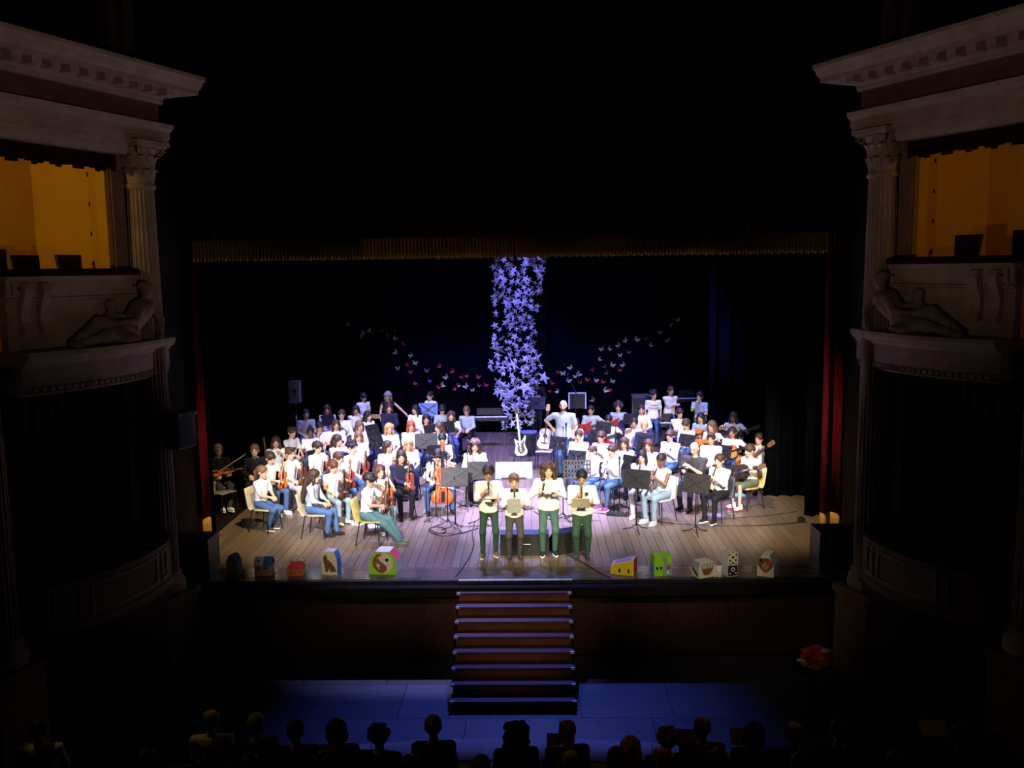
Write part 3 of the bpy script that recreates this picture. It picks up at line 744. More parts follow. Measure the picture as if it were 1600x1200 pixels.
    for i in (0, 1):
        d = (wr[i]-el[i]).normalized(); V, Q = HANDS[hold]; V = V.copy()
        if i == 0: V[:, 0] *= -1; Q = Q[:, ::-1]
        pal = Vector((.5 if i == 0 else -.5, .3, -.6))
        M = frame(wr[i]-d*.012, d, pal) @ Matrix.Scale(.92*s+.05, 4)
        # frame() sets -Y towards the palm side; keep the thumb up
        put(V, Q, np.zeros(len(Q), int), M)
    me = quick('body', np.concatenate(Vs), np.concatenate(Qs), [SKIN[skin], EYE, LIP], np.concatenate(Ms))
    obj('body', me, root)
    # ---- shirt
    b = Blend(g); w2 = wide
    b.ell(n3(chest), (.152*s*w2, .108*s, .18*s), Mt).ell(n3(waist), (.145*s*w2, .108*s, .16*s), Mt, .06)
    low = H-Uv*(.0 if sit else .01*s)
    b.ell(n3(low), (.158*s*w2, .122*s, .10*s) if sit else (.172*s*w2, .142*s, .19*s), Mt, .06)
    for i in (0, 1):
        r1 = .062 if sleeve != 'none' else .05
        b.cone(n3(chest+Uv*.07*s), n3(sh[i]), .068*s, r1*s, .06)
        if sleeve == 'short': b.cone(n3(sh[i]), n3(sh[i].lerp(el[i], .72)), .060*s, .056*s, .04)
        elif sleeve == 'long': b.cone(n3(sh[i]), n3(el[i]), .060*s, .050*s, .04).cone(n3(el[i]), n3(wr[i].lerp(el[i], .1)), .048*s, .036*s, .03)
        elif sleeve == 'mid': b.cone(n3(sh[i]), n3(el[i]), .060*s, .052*s, .04).cone(n3(el[i]), n3(el[i].lerp(wr[i], .35)), .050*s, .044*s, .03)
    b.plane(n3(neck-Uv*.008*s), n3(-Uv)).plane((0, 0, H.z-(.03 if sit else .085*s)), (0, 0, 1))
    so_ = obj('shirt', quick('shirt', *b.mesh(), [CLOTH[top]]), root)
    if collar and sleeve != 'none':
        inst(COLLAR, 'collar', CLOTH[top], so_, T(neck-Uv*.022) @ Matrix.Rotation(la, 4, 'X') @ Matrix.Scale(s*1.02, 4))
    # ---- trousers
    b = Blend(g)
    b.ell(n3(H-Vector((0, 0, .01 if sit else .06*s))), (.152*s*w2, .118*s, .125*s if sit else .10*s), None)
    for i in (0, 1):
        if shorts: b.cone(n3(hip[i]), n3(hip[i].lerp(kn[i], .85)), .090*s, .078*s, .05)
        else:
            b.cone(n3(hip[i]), n3(kn[i]), .086*s*legw, .062*s*legw, .05).cone(n3(kn[i]), n3(kn[i].lerp(an[i], .96)), .062*s*legw, .048*s*legw, .03)
    obj('trousers', quick('trousers', *b.mesh(), [CLOTH[legs]]), root)
    for i, sx in ((0, -1), (1, 1)):
        fd = Vector((an[i].x-hip[i].x, 0, 0))
        M = T(an[i].x, an[i].y-.0, max(0.0, an[i].z-.085)) @ Matrix.Rotation(R(sx*8), 4, 'Z') @ Matrix.Scale(.80*s+.12, 4)
        o = inst(SHOE, 'shoe', CLOTH[shoes], root, M)
        if soles: inst(SOLE, 'sole', CLOTH[sole], o)
    if hair != 'none': inst(hair_mesh(hair), 'hair', HAIRC[hc], root, Hm)
    if beard: inst(BEARD, 'beard', HAIRC[hc], root, Hm)
    P_ = dict(W=W, H=H, s=s, wr=wr, el=el, headc=headc, Hm=Hm, root=root, yaw=yaw, base=base, kn=kn, an=an, neck=neck, chest=chest, Uv=Uv)
    PEOPLE.append(P_)
    if sit and chair: shell_chair(W, chair, P_)
    return P_
# ================================================================== FURNITURE AND INSTRUMENTS
G = mat((.5, .5, .5))
STEEL = mat((.05, .05, .055), .35, .8, name='dark_steel'); CHROME = mat((.6, .6, .62), .2, 1.0, var=.02, name='chrome')
BLACKP = mat((.015, .015, .017), .45, name='black_plastic'); BLACKM = mat((.008, .008, .009), .5, .1, name='black_metal')
CHAIRC = dict(black=mat((.02, .02, .025), .5, name='chair_shell'), cream=mat((.45, .41, .29), .45, name='chair_shell'), olive=mat((.33, .28, .10), .45, name='chair_shell'), yellow=mat((.55, .42, .13), .45, name='chair_shell'), beige=mat((.33, .28, .21), .5, name='chair_shell'), white=mat((.5, .5, .48), .45, name='chair_shell'), grey=mat((.22, .24, .20), .5, name='chair_shell'))
def shell(prof, w0, w1, bow):
    V = []; Fc = []; n = 8; m_ = len(prof)
    for side_ in (0, 1):
        for j, (y, z) in enumerate(prof):
            t = j/(m_-1)
            ny, nz = ((prof[min(j+1, m_-1)][1]-prof[max(j-1, 0)][1]), -(prof[min(j+1, m_-1)][0]-prof[max(j-1, 0)][0]))
            L = math.hypot(ny, nz); ny /= L; nz /= L
            for i in range(n+1):
                u = i/n*2-1; w_ = w0+(w1-w0)*t; b_ = bow*u*u
                rnd_ = 1-.10*(abs(t-.5)*2)**6
                V.append((u*w_*rnd_, y-ny*b_+side_*ny*.014, z-nz*b_+side_*nz*.014))
    k = n+1
    for j in range(m_-1):
        for i in range(n):
            a = j*k+i; Fc.append((a, a+1, a+k+1, a+k)); o = m_*k; Fc.append((o+a+k, o+a+k+1, o+a+1, o+a))
    o = m_*k
    for j in range(m_-1):
        a = j*k; Fc.append((a, a+k, o+a+k, o+a)); a = j*k+n; Fc.append((a+k, a, o+a, o+a+k))
    for i in range(n):
        Fc.append((i+1, i, o+i, o+i+1)); a = (m_-1)*k+i; Fc.append((a, a+1, o+a+1, o+a))
    return V, Fc
CSEAT = to_mesh('seat', *shell([(-.22, .425), (-.20, .438), (-.1, .435), (.05, .425), (.15, .425)], .19, .185, -.012), [G], None, True)
CBACK = to_mesh('backrest', *shell([(.15, .425), (.19, .44), (.215, .50), (.235, .60), (.26, .72), (.275, .80), (.285, .81)], .185, .165, -.03), [G], None, True)
CLEG = MB().cyl((0, 0, 0), (0, 0, 1), .011, .011, 8).mesh('leg', [G])
def leg_between(a, b, m_, parent, name='leg'):
    a = Vector(a); b = Vector(b); d = b-a
    return inst(CLEG, name, m_, parent, T(a) @ d.to_track_quat('Z', 'Y').to_matrix().to_4x4() @ Matrix.Diagonal((1, 1, d.length, 1)))
CHAIRS = []
CFRAME = MB().tube([(-.17, -.17, .412), (-.17, .16, .404), (.17, .16, .404), (.17, -.17, .412)], .010, 6).mesh('seat_frame', [G], True)
def shell_chair(W, col, P_=None, label=None):
    t = empty('chair', label, 'chair', None, mat4=W @ T(0, -.08, 0))
    inst(CSEAT, 'seat', CHAIRC[col], t); inst(CBACK, 'backrest', CHAIRC[col], t); inst(CFRAME, 'seat_frame', STEEL, t)
    for sx in (-1, 1):
        leg_between((sx*.17, -.17, .41), (sx*.21, -.21, .0), STEEL, t); leg_between((sx*.17, .15, .41), (sx*.205, .22, .0), STEEL, t)
    CHAIRS.append((t, col, P_)); return t

# ---- music stand: desk faces local +Y (towards the reader); the camera sees its back
DESK = MB().box((0, 0, 0), (.50, .012, .34)).box((0, .03, -.165), (.50, .06, .010)).mesh('desk', [G])
XR = MB()
for sx in (-1, 1):
    XR.bar((sx*.20, -.012, .13), (0, -.012, 0), .035, .012, (0, 1, 0)).bar((sx*.20, -.012, -.13), (0, -.012, 0), .035, .012, (0, 1, 0))
XRIB = XR.mesh('rib_brace', [G])
DGRID = MB()
for i in range(9): DGRID.bar((-.24+.06*i, 0, -.16), (-.24+.06*i, 0, .16), .028, .01, (0, 1, 0))
for i in range(5): DGRID.bar((-.25, 0, -.16+.08*i), (.25, 0, -.16+.08*i), .028, .01, (0, 1, 0))
DGRID.box((0, .03, -.165), (.50, .06, .010)); DGRID = DGRID.mesh('desk', [G])
TLEG = MB().tube([(0, 0, .14), (0, -.10, .05), (0, -.26, .006)], [.010, .010, .009], 6).mesh('leg', [G], True)
SHEET = MB().box((0, 0, 0), (.21, .003, .29)).mesh('page', [G])
STANDS = []
def clearance(p):
    best = 9
    for q in PEOPLE:
        for v in [q['W'] @ Vector((0, 0, 0))]+[q['W'] @ q[k][i] for k in ('kn', 'an', 'wr') for i in (0, 1)]:
            best = min(best, math.hypot(v.x-p[0], v.y-p[1]))
    return best
DESKM = mat((.006, .006, .007), .55, .0, name='desk_enamel')
def music_stand(px, py, yaw, label, h=1.0, tilt=22, grid=False, pages=False, deskm=None, z=None, sc=1.0):
    """px,py: picture position of the desk centre; yaw: the way its reading side faces"""
    cand = [(min(clearance(U(px, py, h+dh)), .27)-abs(dh)*.05, h+dh) for dh in (0, .06, -.06, .12, -.12, .18, -.18, .24, -.24)]
    h = max(cand)[1]
    Pw = U(px, py, h); t = empty('music_stand', label, 'music stand', 'music stands among the players', loc=(Pw[0], Pw[1], 0), rz=R(yaw))
    d = inst(DGRID if grid else DESK, 'desk', deskm or DESKM, t, T(0, 0, h) @ Matrix.Rotation(R(tilt), 4, 'X') @ Matrix.Scale(sc, 4))
    if not grid: inst(XRIB, 'rib_brace', BLACKM, d)
    if pages:
        for k in (-1, 1): inst(SHEET, 'page', CLOTH['white'], d, T(k*.108, .012, .0))
    MB().cyl((0, -.02, .10), (0, -.02, h), .012, .012, 8).build('post', [BLACKM], t, True)
    for k in range(3): inst(TLEG, 'leg', BLACKM, t, Matrix.Rotation(R(120*k+30), 4, 'Z'))
    STANDS.append(t); return t
def mic_stand(px, py, label, h=1.1, boom=None, yaw=0):
    cand = [(min(clearance(U(px+dx, py+dy, 0)), .24)-(abs(dx)+abs(dy))*.002, px+dx, py+dy) for dx in (0, -6, 6, -12, 12) for dy in (0, 5, 10, 16, -6)]
    _, px, py = max(cand)
    Pw = U(px, py, 0); t = empty('microphone_stand', label, 'microphone stand', loc=(Pw[0], Pw[1], 0), rz=R(yaw))
    MB().cyl((0, 0, .08), (0, 0, h), .011, .009, 8).build('pole', [BLACKM], t, True)
    for k in range(3): inst(TLEG, 'leg', BLACKM, t, Matrix.Rotation(R(120*k), 4, 'Z') @ T(0, 0, 0))
    if boom:
        bx_, by_, bz_ = boom
        MB().cyl((-bx_*.35, -by_*.35, h-(bz_-h)*.35), (bx_, by_, bz_), .007, .007, 6).build('boom', [BLACKM], t)
        MB().lathe([(.018, -.02), (.018, .02)], 8, (0, 0, h)).build('clutch', [BLACKM], t)
        q = Vector((bx_, by_, bz_))
    else: q = Vector((0, 0, h))
    MB().lathe([(.011, -.08), (.015, .05), (.025, .06), (.026, .085), (.016, .11)], 10, q).build('microphone', [BLACKP], t, True)
    return t

# ---- violin family: bottom of the body at the origin, scroll along +Z, strings facing -Y
def bouts(L):
    half = [(0, 0), (.13, .005), (.22, .03), (.285, .10), (.29, .18), (.255, .28), (.185, .36), (.155, .44), (.155, .54), (.19, .62), (.235, .70), (.24, .80), (.20, .91), (.12, .985), (0, 1.0)]
    r_ = [(x*L, z*L) for x, z in half]; return r_+[(-x, z) for x, z in r_[-2:0:-1]]
def arch(poly, y0, y1, L, cz):
    """plates: outer outline at y0/y1 with an inset crown"""
    mb = MB(); n = len(poly)
    ins = [(x*.72, cz+(z-cz)*.80) for x, z in poly]
    rings = [[(x, y0-.006*L/.36, z) for x, z in ins], [(x, y0, z) for x, z in poly], [(x, y1, z) for x, z in poly], [(x, y1+.006*L/.36, z) for x, z in ins]]
    vs = [p for r_ in rings for p in r_]
    fs = [(i*n+k, (i+1)*n+k, (i+1)*n+(k+1) % n, i*n+(k+1) % n) for i in range(3) for k in range(n)]
    fs += [tuple(range(n)), tuple(3*n+k for k in range(n))[::-1]]
    return mb.add(vs, fs)
def violin_set(L):
    k = L/.36; d = {}
    d['body'] = arch(bouts(L), -.017*k, .017*k, L, L*.45).mesh('body', [G], True)
    d['neck'] = MB().bar((0, -.005*k, L*.97), (0, -.008*k, L*1.37), .024*k, .02*k, (0, 1, 0)).mesh('neck', [G])
    sp = [(0, -.008*k+.012*k*math.sin(a*1.1)*(1-a/14), L*1.37+k*(.05*min(1, a/2.0))+k*.013*math.cos(a)*(1-a/14)) for a in [i*.6 for i in range(14)]]
    d['scroll'] = MB().bar((0, -.008*k, L*1.36), (0, -.002*k, L*1.36+.07*k), .022*k, .022*k, (0, 1, 0)).lathe([(.008*k, -.016*k), (.016*k, -.014*k), (.016*k, .014*k), (.008*k, .016*k)], 12, (0, -.008*k, L*1.36+.085*k), Matrix.Rotation(math.pi/2, 4, 'Y')).mesh('scroll', [G])
    pg = MB()
    for j, z in enumerate((.015, .03, .045, .06)): pg.cyl((-.035*k*(1 if j % 2 else .4), -.006*k, L*1.36+z*k), (.035*k*(.4 if j % 2 else 1), -.006*k, L*1.36+z*k), .004*k, .004*k, 6)
    d['peg'] = pg.mesh('peg', [G])
    d['fingerboard'] = MB().bar((0, -.033*k, L*.60), (0, -.022*k, L*1.37), .032*k, .007*k, (0, 1, 0)).mesh('fingerboard', [G])
    d['tailpiece'] = MB().bar((0, -.030*k, L*.04), (0, -.036*k, L*.32), .034*k, .008*k, (0, 1, 0)).mesh('tailpiece', [G])
    d['bridge'] = MB().box((0, -.034*k, L*.42), (.042*k, .028*k, .006*k)).mesh('bridge', [G])
    for s in (-1, 1):
        d['sound_hole' if s < 0 else 'sound_hole_b'] = MB().tube([(s*.040*k, -.0235*k, L*.34), (s*.052*k, -.0235*k, L*.38), (s*.044*k, -.0235*k, L*.44), (s*.036*k, -.0235*k, L*.50), (s*.044*k, -.0235*k, L*.535)], .0035*k, 5).mesh('sound_hole', [G])
    return d
VSET = violin_set(.355); CSET = violin_set(.74)
WOODV = dict(orange=mat((.45, .11, .025), .25, var=.25, spec=.6, name='varnish'), red=mat((.30, .045, .025), .25, var=.25, spec=.6, name='varnish'), brown=mat((.13, .045, .022), .25, var=.25, spec=.6, name='varnish'), dark=mat((.06, .025, .018), .25, var=.25, spec=.6, name='varnish'))
EBONY = mat((.015, .012, .012), .35, name='ebony'); MAPLE = mat((.62, .45, .22), .4, name='maple')
def violin(M, col, label, S=VSET, name='violin', group='violins held by the string players'):
    t = empty(name, label, name, group, mat4=M)
    w_ = WOODV[col]
    for k, me in S.items():
        nm = 'sound_hole' if k.startswith('sound') else k
        inst(me, nm, {'body': w_, 'neck': w_, 'scroll': w_, 'bridge': MAPLE}.get(k, EBONY), t)
    if S is CSET: MB().cyl((0, 0, .02), (0, 0, -.30), .006, .004, 6).build('endpin', [CHROME], t)
    return t
BSTICK = MB().tube([(0, 0, 0), (0, .008, .2), (0, .012, .4), (0, .008, .6), (0, -.006, .74)], [.0055, .005, .005, .0045, .004], 6).mesh('stick', [G], True)
BHAIR = MB().bar((0, -.016, .05), (0, -.012, .735), .009, .003, (0, 1, 0)).mesh('bow_hair', [G])
BFROG = MB().box((0, -.010, .06), (.012, .022, .05)).box((0, -.008, .738), (.008, .016, .012)).mesh('frog', [G])
def bow(M, label):
    t = empty('bow', label, 'bow', 'bows held by the string players', mat4=M)
    inst(BSTICK, 'stick', mat((.30, .16, .08), .35, name='bow_wood'), t); inst(BHAIR, 'bow_hair', mat((.75, .72, .62), .6, name='horsehair'), t); inst(BFROG, 'frog', EBONY, t)
# ---- guitars: bottom of body at origin, neck +Z, front -Y
def gbouts(L):
    half = [(0, 0), (.16, .008), (.29, .06), (.365, .16), (.375, .28), (.33, .40), (.265, .50), (.245, .58), (.27, .68), (.295, .78), (.28, .89), (.20, .97), (.08, 1.0), (0, 1.0)]
    r_ = [(x*L, z*L) for x, z in half]; return r_+[(-x, z) for x, z in r_[-2:0:-1]]
def ebouts(L):
    pts = [(0, 0), (.20, .01), (.33, .10), (.36, .25), (.30, .42), (.255, .55), (.27, .72), (.33, .90), (.36, 1.06), (.30, 1.08), (.20, .92), (.10, .80), (-.08, .80), (-.18, .88), (-.25, .96), (-.30, .92), (-.27, .75), (-.245, .58), (-.29, .42), (-.345, .25), (-.31, .09), (-.18, .01)]
    return [(x*L, z*L) for x, z in pts]
def guitar_set(kind):
    d = {}
    if kind == 'acoustic':
        L = .49; d['body'] = MB().prism(gbouts(L), (-.05, .05), lambda a, b, e: (a, e, b)).mesh('body', [G])
        d['top_plate'] = MB().prism([(x*.96, L/2+(z-L/2)*.97) for x, z in gbouts(L)], (-.053, -.05), lambda a, b, e: (a, e, b)).mesh('top_plate', [G])
        d['sound_hole'] = MB().lathe([(.048, -.001), (.048, .001)], 20, (0, -.0545, .31), Matrix.Rotation(math.pi/2, 4, 'X')).mesh('sound_hole', [G])
        d['bridge'] = MB().box((0, -.057, .14), (.16, .012, .028)).mesh('bridge', [G]); ne = .49; nl = .40; yy = -.052
    else:
        L = .42; d['body'] = MB().prism(ebouts(L), (-.021, .021), lambda a, b, e: (a, e, b)).mesh('body', [G])
        d['pickguard'] = MB().prism([(x*.62+.01, L*.45+(z-L*.45)*.62) for x, z in ebouts(L)], (-.025, -.021), lambda a, b, e: (a, e, b)).mesh('pickguard', [G])
        d['bridge'] = MB().box((0, -.03, .07), (.08, .014, .05)).mesh('bridge', [G])
        d['pickup'] = MB().box((0, -.028, .14), (.085, .012, .02)).box((0, -.028, .20), (.085, .012, .02)).mesh('pickup', [G]); ne = .33; nl = .46 if kind == 'electric' else .62; yy = -.024
    d['neck'] = MB().bar((0, yy+.022, ne-.02), (0, yy+.022, ne+nl), .052, .026, (0, 1, 0)).mesh('neck', [G])
    d['fingerboard'] = MB().bar((0, yy+.004, ne-.07), (0, yy+.004, ne+nl), .054, .009, (0, 1, 0)).mesh('fingerboard', [G])
    d['headstock'] = MB().prism([(-.03, 0), (.03, 0), (.042, .05), (.036, .18), (-.036, .18), (-.042, .05)], (-.009, .009), lambda a, b, e: (a, e+yy+.02+b*.15, ne+nl+b)).mesh('headstock', [G])
    pg = MB()
    for s in (-1, 1):
        for z in (.05, .10, .15): pg.cyl((s*.03, yy+.03, ne+nl+z), (s*.06, yy+.03, ne+nl+z), .006, .008, 6)
    d['tuning_peg'] = pg.mesh('tuning_peg', [G])
    d['string'] = MB().bar((0, yy-.006, .10), (0, yy-.004, ne+nl+.02), .036, .0015, (0, 1, 0)).mesh('string', [G])
    return d
GSET = {k: guitar_set(k) for k in ('acoustic', 'electric', 'bass')}
def guitar(M, kind, cols, label, name='guitar', group='guitars of the players on the right'):
    t = empty(name, label, 'guitar', group, mat4=M)
    bodym, topm, neckm = cols
    for k, me in GSET[kind].items():
        mm = {'body': bodym, 'top_plate': topm, 'pickguard': topm, 'neck': neckm, 'headstock': neckm, 'tuning_peg': CHROME, 'string': CHROME}.get(k, EBONY)
        inst(me, k, mm, t)
    return t
# ---- clarinet: mouthpiece at origin, bell along -Z
CTUBE = MB().lathe([(.006, 0), (.010, -.07), (.013, -.075), (.013, -.50), (.016, -.54), (.024, -.58), (.031, -.60)][::-1], 12).mesh('tube', [G], True)
CKEY = MB()
for i in range(9): CKEY.lathe([(.015, -.004), (.015, .004)], 12, (0, 0, -.16-.04*i)).cyl((-.006, -.015, -.15-.04*i), (.006, -.018, -.15-.04*i), .007, .007, 6)
CKEY = CKEY.mesh('key', [G])
def clarinet(M, label):
    t = empty('clarinet', label, 'clarinet', 'clarinets of the wind players', mat4=M)
    inst(CTUBE, 'tube', EBONY, t); inst(CKEY, 'key', CHROME, t)
# ================================================================== THE PLAYERS
ORDW = 'first second third fourth fifth sixth seventh eighth ninth tenth eleventh twelfth thirteenth fourteenth fifteenth sixteenth seventeenth eighteenth nineteenth twentieth twenty-first twenty-second twenty-third twenty-fourth twenty-fifth'.split()
ORD = ['leftmost', 'second from left', 'third from left', 'fourth from left', 'fifth from left', 'sixth from left', 'seventh from left', 'eighth from left', 'ninth from left', 'tenth from left', 'eleventh from left', 'twelfth from left']
ROWS = dict(LF='front row, left block', LB='second row, left block', LC='third row, left block', LD='fourth row, left block', LE='fifth row, left block', LG='rearmost row, left block',
            RF='front row, right block', RC='second row, right block', RD='third row, right block', RE='fourth row, right block', RG='rearmost row, right block')
T_ = []
def add(row, px, py, text, inst_=None, **k): T_.append((row, px, py, text, inst_, k))
W, J = 'white shirt', 'blue jeans'
# left block, front row
add('LF', 410, 738, 'white shirt and blue jeans seen from behind', None, yaw=68, s=.86, hair='tied', hc='light', top='white', legs='denim', shoes='charcoal', chair='cream', arms='lap2', hy=8, soles=True, feet=((-.06, -.20, .10), (.10, -.16, .10)))
add('LF', 491, 744, 'pale denim shirt with hands in lap', None, yaw=82, s=.88, hair='verylong', hc='dark', top='pale', sleeve='mid', legs='denim', shoes='black', chair='beige', arms='lap', hy=10, hp=12, feet=((-.08, -.30, .10), (.08, -.42, .085)))
add('LF', 520, 729, 'white shirt holding a dark violin', 'v:dark', yaw=50, s=.84, hair='fringe', hc='auburn', legs='light', shoes='white', arms='violin', hp=22)
add('LF', 577, 750, 'white polo shirt and teal trousers', 'v:brown', yaw=80, s=.92, skin='tan', hair='fringe', hc='black', legs='teal', shoes='olive', sole='olive', chair='olive', arms='violin2', hy=6, hp=24, feet=((-.09, -.62, .085), (.05, -.58, .085)), legw=1.08, soles=True)
add('LF', 593, 737, 'white shirt and light jeans', 'v:orange', yaw=32, s=.88, hair='wavy', hc='auburn', legs='light', shoes='white', arms='violin', hy=10)
# second row
add('LB', 341, 703, 'black polo shirt with violin across the knees', 'vl:orange', yaw=38, s=1.0, hair='balding', hc='grey', top='black', legs='charcoal', shoes='white', chair='grey', arms='play_rest', hp=18, soles=True, feet=((-.10, -.45, .085), (.02, -.52, .085)))
add('LB', 398, 704, 'black blouse leaning forward and smiling', None, yaw=10, s=.96, hair='headscarf', hc='light', top='black', sleeve='long', legs='black', arms='lap', lean=16, chair='cream')
add('LB', 422, 716, 'white shirt holding an orange violin upright', 'v:orange', yaw=55, s=.88, hair='fringe', hc='dark', legs='denim', shoes='white', arms='violin2', hp=20, soles=True)
add('LB', 453, 709, 'white shirt with grey trousers turned right', 'v:brown', yaw=62, s=.92, hair='quiff', hc='brown', sleeve='mid', legs='grey', shoes='white', arms='violin')
add('LB', 529, 716, 'white shirt looking to the right', 'v:red', yaw=55, s=.84, hair='fringe', hc='brown', arms='violin2', legs='denim')
add('LB', 551, 699, 'roomy white shirt and blue jeans', 'v:red', yaw=60, s=.98, wide=1.15, hair='curly', hc='black', legs='denim', shoes='white', arms='violin', sleeve='mid')
add('LB', 627, 714, 'navy jacket holding a red violin', 'v:red', yaw=20, s=.96, hair='long', hc='dark', top='navy', sleeve='long', legs='black', shoes='black', arms='violin2', hy=-8)
add('LB', 684, 712, 'cream shirt bending over a cello', 'cello', yaw=12, s=.92, hair='fringe', hc='black', top='cream', sleeve='long', legs='denim', arms='cello', lean=14, hp=32, feet=((-.24, -.36, .085), (.24, -.36, .085)), knee=(-.6, .6), chair='black')
# third row
add('LC', 431, 691, 'white blouse with a bow held upright', 'b', yaw=18, s=.88, hair='long', hc='brown', arms='violin')
add('LC', 496, 699, 'white T-shirt holding a violin upright', 'v:red', yaw=58, s=.9, hair='fringe', hc='dark', arms='violin', chair='black')
add('LC', 527, 688, 'white shirt with face turned right', None, yaw=66, s=.9, hair='long', hc='dark', sleeve='long', arms='cheek', hp=14)
add('LC', 560, 682, 'white shirt looking down', None, yaw=18, s=.88, hair='long', hc='light', arms='lap', hp=16)
add('LC', 606, 698, 'white shirt looking right', 'v:orange', yaw=40, s=.88, hair='bob', hc='dark', arms='violin', hy=10)
add('LC', 638, 695, 'white blouse facing the audience', None, yaw=14, s=.88, hair='long', hc='blonde', arms='lap')
add('LC', 691, 686, 'white shirt behind the cello player', None, yaw=8, s=.88, hair='fringe', hc='black', arms='lap', hp=16)
# fourth row
add('LD', 456, 676, 'white shirt in profile', None, yaw=58, s=.92, hair='quiff', hc='brown', arms='lap', sleeve='short')
add('LD', 485, 676, 'white shirt smiling at the audience', None, yaw=14, s=.84, skin='brown', hair='bun', hc='black', arms='lap')
add('LD', 499, 667, 'white shirt with hand at mouth', None, yaw=30, s=.88, skin='tan', hair='fringe', hc='black', arms='chin', hp=12)
add('LD', 525, 664, 'white shirt and eyes lowered', None, yaw=22, s=.9, hair='long', hc='brown', arms='lap')
add('LD', 562, 666, 'white shirt half hidden by others', None, yaw=38, s=.86, hair='bob', hc='light', arms='lap')
add('LD', 608, 670, 'white shirt beside the desk', None, yaw=18, s=.92, hair='wavy', hc='blonde', arms='lap')
add('LD', 642, 666, 'white shirt sitting upright', None, yaw=20, s=.9, hair='long', hc='red', arms='lap')
add('LD', 666, 655, 'white shirt with round neck', None, yaw=10, s=.88, hair='bob', hc='black', arms='lap', collar=False)
add('LD', 686, 668, 'white blouse turned left', None, yaw=-30, s=.88, hair='long', hc='brown', arms='lap', hy=-20)
# fifth row
add('LE', 478, 647, 'light grey T-shirt', None, yaw=24, s=.96, hair='crop', hc='dark', top='grey', legs='blue', arms='lap', collar=False)
add('LE', 511, 640, 'white top seated', None, yaw=14, s=.9, hair='long', hc='brown', arms='lap', collar=False)
add('LE', 534, 648, 'white blouse with dark pendant', 'pendant', yaw=10, s=.98, hair='short', hc='brown', arms='lap', sleeve='mid')
add('LE', 556, 641, 'white top with hand on cheek', None, yaw=14, s=.88, skin='tan', hair='long', hc='black', arms='cheek')
add('LE', 575, 650, 'white shirt in profile', None, yaw=55, s=.9, hair='long', hc='black', arms='lap')
add('LE', 608, 637, 'navy blouse', None, yaw=14, s=.96, hair='bob', hc='brown', top='navy', sleeve='long', arms='lap2')
add('LE', 649, 640, 'white top', None, yaw=-20, s=.9, hair='long', hc='black', arms='lap', hy=-14)
add('LE', 691, 640, 'pale shirt with head bowed', None, yaw=10, s=.88, hair='fringe', hc='black', top='pale', arms='lap', hp=28)
add('LE', 705, 650, 'white T-shirt with an instrument in front', None, yaw=6, s=.9, hair='wavy', hc='brown', arms='piano', collar=False, legs='blue')
add('LE', 729, 642, 'pale denim shirt over dark trousers', None, yaw=-8, s=.86, hair='crop', hc='light', top='pale', sleeve='long', legs='black', arms='lap', hp=26)
# rear
add('LG', 568, 621, 'white shirt standing', None, yaw=40, s=.83, sit=False, hair='fringe', hc='black', arms='down', hp=14)
add('LG', 606, 619, 'black sleeveless top stretching one arm', None, yaw=10, s=.88, sit=False, hair='bob', hc='grey', top='black', sleeve='none', legs='black', arms='reach', hy=-22, hp=18)
add('LG', 672, 619, 'white shirt standing behind a blue desk', None, yaw=-40, s=.83, sit=False, hair='tied', hc='black', arms='piano', hp=8)
# centre
add('C1', 742, 697, 'person in white blouse sitting behind a microphone and music stand at centre stage', None, yaw=6, s=.96, hair='bigcurl', hc='brown', arms='piano', sleeve='long', legs='black')
add('C2', 838, 597, 'person in dark jacket over white shirt standing behind a black music stand', 'vneck', yaw=-4, s=.98, sit=False, hair='tied', hc='dark', top='black', sleeve='long', legs='black', arms='book')
add('C3', 880, 634, 'bearded person in pale shirt standing with one hand on the hip', None, yaw=-12, s=1.05, sit=False, hair='none', hc='dark', top='pale', legs='denim', arms='hip', beard=True, wide=1.1, hp=4)
# right block, front row
add('RF', 925, 706, 'white shirt in profile', None, yaw=-58, s=.82, skin='pale', hair='crop', hc='brown', arms='lap')
add('RF', 957, 704, 'white shirt, jeans and pink shoes', 'c', yaw=-42, s=.94, hair='fringe', hc='brown', arms='clarinet', legs='denim', shoes='pink', soles=True, sleeve='mid')
add('RF', 1003, 714, 'white shirt, grey jeans, pale boots', 'c', yaw=-20, s=.92, hair='long', hc='black', arms='clarinet', sleeve='long', legs='grey', shoes='cream', soles=True)
add('RF', 1033, 719, 'sleeveless white top and pale jeans', 'c', yaw=-48, s=.96, skin='brown', hair='crop', hc='black', sleeve='none', legs='light', shoes='grey', arms='clarinet', chair='white', soles=True, hp=16, collar=False)
add('RF', 1085, 701, 'dark T-shirt playing a wind instrument', 'c', yaw=-40, s=1.02, wide=1.15, hair='none', top='charcoal', legs='navy', arms='clarinet', hp=22, collar=False)
add('RF', 1124, 720, 'white shirt and black trousers', 'c', yaw=-44, s=.92, hair='short', hc='brown', arms='clarinet', sleeve='long', legs='black', shoes='black', soles=True)
add('RF', 1171, 704, 'white shirt and shorts playing guitar', 'g:dark', yaw=-62, s=.94, hair='fringe', hc='brown', legs='olive', shorts=True, shoes='white', sole='red', chair='yellow', arms='guitar', sleeve='mid', soles=True)
